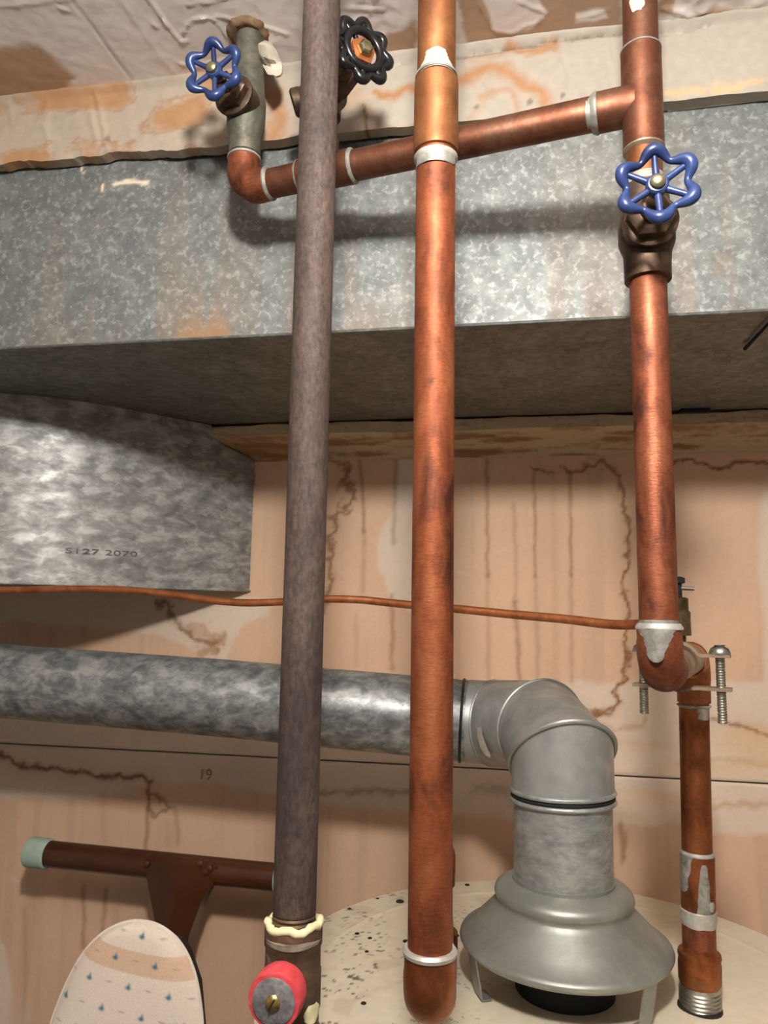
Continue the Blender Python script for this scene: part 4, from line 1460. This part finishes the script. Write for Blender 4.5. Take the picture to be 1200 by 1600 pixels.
def saddle(z_flat, sgn):
    """strap: flat ears with an arch round the pipe."""
    prof = []
    a0 = math.asin(min(1, abs(z_flat) / .0140))
    prof.append((-.0310, z_flat))
    prof.append((-.0180, z_flat))
    r = .0148
    for k in range(13):
        th = math.pi * k / 12
        prof.append((-math.cos(th) * r * .92, sgn * max(abs(z_flat), math.sin(th) * r)))
    prof += [(.0180, z_flat), (.0310, z_flat)]
    V = []
    w = .0062
    for (u, z) in prof:
        for s in (-1, 1):
            for e in (0, .0021):
                V.append(CC + CT * u + dx * s * w + Vector((0, 0, z + sgn * e)))
    n_ = len(prof)
    Fc = []
    for k in range(n_ - 1):
        o_ = k * 4
        Fc += [(o_, o_ + 4, o_ + 6, o_ + 2), (o_ + 1, o_ + 3, o_ + 7, o_ + 5), (o_, o_ + 1, o_ + 5, o_ + 4), (o_ + 2, o_ + 6, o_ + 7, o_ + 3)]
    o_ = (n_ - 1) * 4
    Fc += [(0, 2, 3, 1), (o_, o_ + 1, o_ + 3, o_ + 2)]
    return V, Fc


obj('upper_strap', saddle(.0070, 1), 'clamp_steel', sad)
obj('lower_strap', saddle(-.0125, -1), 'clamp_steel', sad)
for s, zb in ((1, -.0355), (-1, -.0330)):
    pc_ = CC + CT * s * .0245
    prof = [(.0027, zb)]
    k = zb
    while k < .008:
        prof += [(.0027, k + .0002), (.0032, k + .0009), (.0027, k + .0016)]
        k += .0017
    prof.append((.0027, .009))
    b_ = obj('bolt', lathe(prof, (pc_.x, pc_.y, CC.z), seg=16), 'steel_zinc', sad, sharp=25)
    obj('bolt_head', lathe([(.0066, .0090), (.0068, .0102), (.0056, .0130), (.0030, .0145), (.0008, .0149)], (pc_.x, pc_.y, CC.z), seg=24), 'steel_zinc', b_)
    obj('bolt_slot', box((pc_.x, pc_.y, CC.z + .0146), (.0085, .0010, .0010), Matrix.Rotation(.6, 3, 'Z')), 'black_soot', b_)
sv = Vector((CC.x + .0010, CC.y + .004, CC.z))
obj('valve_body', lathe([(.0040, .0160), (.0040, .0205), (.0075, .0207), (.0075, .0365), (.0060, .0380)], sv, seg=8), 'needle_brass', sad)
obj('gland_nut', lathe([(.0064, .0378), (.0064, .0460), (.0040, .0468)], sv, seg=6), 'needle_brass', sad)
obj('needle_stem', lathe([(.0024, .046), (.0024, .056), (.0046, .0565), (.0046, .0600), (.0020, .0610)], sv, seg=12), 'black_soot', sad)
obj('needle_handle', tube([sv + Vector((-.009, .002, .0535)), sv + Vector((.010, -.002, .0525))], .0014, 10), 'needle_grey', sad)
obj('tube_nut', lathe([(.0052, .004), (.0052, .016), (.0034, .018)], sv + Vector((0, 0, .0285)), (-.985, .17, 0), seg=6), 'needle_brass', sad)

# ---- thin copper tube
tpx = [(1010, 981, .552), (960, 976, .574), (880, 967, .600), (800, 960, .622), (720, 952, .640), (650, 946, .652), (600, 941, .660), (560, 937, .664), (500, 936, .668), (450, 940, .672), (390, 942, .676), (350, 940, .680),
       (310, 935, .684), (260, 928, .688), (200, 922, .690), (120, 920, .690), (40, 922, .690), (-60, 922, .690), (-200, 925, .690)]
P = [Vector(at_y(*q)) for q in tpx]
P[0] = sv + Vector((-.0165, .003, .0285))
P = catmull(P, 5)
tb = tube(P, .0036, 14)
ctube = obj('copper_tube', tb, 'copper_tubing', None, origin=(-.1, .66, 1.70))
ctube['label'] = 'thin bent copper tube strung across behind the risers'
ctube['category'] = 'tube'

# ================================================================== IRONING BOARD
IBX = -.356
board = empty('ironing_board', (IBX, .70, 0), 'upright folded ironing board with blue sprigged cloth cover and brown foot', 'ironing board')
NZ = 1.398
prof = [(0, .004), (.0008, .011), (.0025, .018), (.005, .0245), (.009, .032), (.0137, .039), (.029, .054), (.046, .063), (.068, .071), (.0906, .0765), (.14, .083), (.18, .089), (.30, .104), (.45, .120), (.70, .136), (1.0, .142), (1.28, .142), (1.36, .132), (1.375, .11)]
pu = np.array([p[0] for p in prof])
pw = np.array([p[1] for p in prof])
LEAN = .075
SIDE = .075


def board_pos(U, V):
    # V: distance below nose, U: -1..1 across
    w = np.interp(V, pu, pw)
    rim = 1 - (1 - np.abs(U)) ** 2
    X = IBX - SIDE * V + U * w
    bow = .010 * np.abs(U) ** 6
    nose = .0105 * (1 - np.abs(U) ** 6) * np.exp(-V / .003)
    return X, .700 - LEAN * V + bow + nose, NZ - V


def board_colour(U, V, X, Y, Z):
    c = np.ones(X.shape + (3,)) * lin((246, 230, 212))
    c = c * (1 + (fbm(X * 20, Z * 20, 151, 3)[..., None] - .5) * .08)
    bx = (X - IBX + SIDE * (NZ - Z))
    zz = NZ - Z - .12 * bx + 1.1 * bx * bx + .006
    m = (sstep(.0275, .0285, zz) * (1 - sstep(.047, .048, zz)))[..., None] * .7
    c = c * (1 - m) + lin((226, 184, 144)) * m
    # printed sprigs: staggered rows
    ca, sa = math.cos(-.12), math.sin(-.12)
    sp = at_y(222, 1464, .70)
    u = ((X - sp[0]) * ca + (Z - sp[2]) * sa)
    v = (-(X - sp[0]) * sa + (Z - sp[2]) * ca)
    for ox, oy, col, rx, ry, k in ((0, 0, lin((58, 112, 132)), .0030, .0018, .9), (.0005, .0014, lin((64, 132, 146)), .0014, .0030, .8), (.0205, .0014, lin((150, 140, 128)), .0034, .0009, .55)):
        row = np.round((v - oy) / .0225)
        sx = row * .0225
        uu = u - ox - sx
        du = uu - np.round(uu / .041) * .041
        dv = v - oy - row * .0225
        m = (np.exp(-((du / rx) ** 2 + (dv / ry) ** 2) ** 1.5) * k)[..., None]
        c = c * (1 - m) + col * m
    out = np.ones(X.shape + (4,))
    out[..., :3] = np.clip(c, 0, 1)
    return out


vv = np.concatenate([np.linspace(.0002, .16, 160), np.linspace(.17, 1.375, 30)])
grid_obj('cover', np.linspace(-1, 1, 110), vv, board_pos, 'board_cloth', board, board_colour, flip=True)
U = np.linspace(-1, 1, 21)
V = []
for q in [.014, .024, .05, .1, .2, .5, 1.0, 1.37]:
    w = float(np.interp(q, pu, pw))
    for u in (-1, 1):
        for e in (.011, .024):
            V.append((IBX - SIDE * q + u * w * .985, .700 - LEAN * q + e, NZ - q - .001))
Fc = []
for k in range(7):
    o_ = k * 4
    Fc += [(o_, o_ + 2, o_ + 6, o_ + 4), (o_ + 1, o_ + 5, o_ + 7, o_ + 3), (o_, o_ + 4, o_ + 5, o_ + 1), (o_ + 2, o_ + 3, o_ + 7, o_ + 6)]
Fc += [(0, 1, 3, 2), (28, 30, 31, 29)]
obj('deck', (V, Fc), 'steel_dark', board)
es = [1.0, .6, .3, .18, .12, .085, .06, .04, .025, .0137, .008, .004, .0015, .0002]
edge = [board_pos(np.array([-1.0]), np.array([q])) for q in es] + [board_pos(np.array([1.0]), np.array([q])) for q in reversed(es)]
ep = catmull([Vector((float(e[0][0]), float(e[1][0]) + .001, float(e[2][0]))) for e in edge], 4)
edge_o = obj('cover_edge', tube(ep, .0016, 8), 'cover_edge', board)
# folded leg with T foot
TY = .848
ta, tb_ = Vector(at_y(44, 1331, TY)), Vector(at_y(428, 1370, TY))
td = (tb_ - ta).normalized()
tc = Vector(at_y(270, 1354, TY))
half = (tc - ta).length
te = Vector(at_y(470, 1375, TY))
foot = obj('foot_bar', tube([ta + td * .01, te - td * .01], .0150, 28), 'brown_paint', board)
for e, s in ((ta, 1), (te, -1)):
    obj('foot_cap', lathe([(.0120, 0), (.0162, .0015), (.0172, .004), (.0172, .027), (.0160, .0285)], e, td * s, seg=32), 'rubber_pale', foot)
lb = Vector(at_y(277, 1470, TY - .012))
# pressed steel gusset narrowing into the leg
g = MB()
rowsg = []
gp = [(232, 348, 1337), (236, 345, 1358), (239, 333, 1375), (243, 322, 1395), (248, 313, 1420), (253, 303, 1450), (257, 298, 1480), (259, 296, 1530)]
V = []
for i, (x0, x1, y) in enumerate(gp):
    for k in range(9):
        q = k / 8
        p = Vector(at_y(x0 + (x1 - x0) * q, y + (x1 - x0) * q * .09, TY))
        p.y = TY - .013 - .006 * math.sin(math.pi * q)
        V.append(p)
    for k in range(9):
        q = 1 - k / 8
        p = Vector(at_y(x0 + (x1 - x0) * q, y + (x1 - x0) * q * .09, TY))
        p.y = TY + .012
        V.append(p)
Fc = []
for i in range(len(gp) - 1):
    for k in range(18):
        l = (k + 1) % 18
        Fc.append((i * 18 + k, (i + 1) * 18 + k, (i + 1) * 18 + l, i * 18 + l))
Fc.append(tuple(range(18)))
Fc.append(tuple(reversed(range((len(gp) - 1) * 18, len(gp) * 18))))
obj('gusset', (V, Fc), 'brown_paint', board, sharp=55)
pe = Vector(at_y(277, 1520, TY))
obj('leg', tube([pe, Vector((IBX - SIDE * .55, .70 - LEAN * .55 + .05, NZ - .55)), Vector((IBX - SIDE * .9, .70 - LEAN * .9 + .038, NZ - .9))], .0130, 20), 'brown_paint', board)
for x, y in ((229, 1350), (312, 1350), (327, 1357), (322, 1362)):
    p = Vector(at_y(x, y, TY - .0155))
    obj('rivet', lathe([(.0040, 0), (.0036, .0018), (.0015, .0028)], p, (0, -1, .1), seg=14), 'brown_paint', board)

# ================================================================== CEILING LAMP (above the viewer, lights the closet)
lamp = empty('ceiling_lamp', (BULB_AT[0], BULB_AT[1], ZC), 'bare bulb in a white porcelain ceiling socket', 'lamp')
obj('socket', lathe([(.055, ZC - .0005), (.056, ZC - .010), (.050, ZC - .022), (.034, ZC - .034), (.026, ZC - .050), (.022, ZC - .062), (.010, ZC - .063)], (BULB_AT[0], BULB_AT[1], 0), seg=40), 'porcelain', lamp)
bz0 = BULB_AT[2]
obj('bulb', lathe([(.0128, bz0 + .064), (.0135, bz0 + .050), (.0200, bz0 + .034), (.0275, bz0 + .018), (.0300, bz0), (.0275, bz0 - .014), (.0200, bz0 - .0235), (.010, bz0 - .0285), (.002, bz0 - .0298)], (BULB_AT[0], BULB_AT[1], 0), seg=24), 'bulb_glow', lamp)
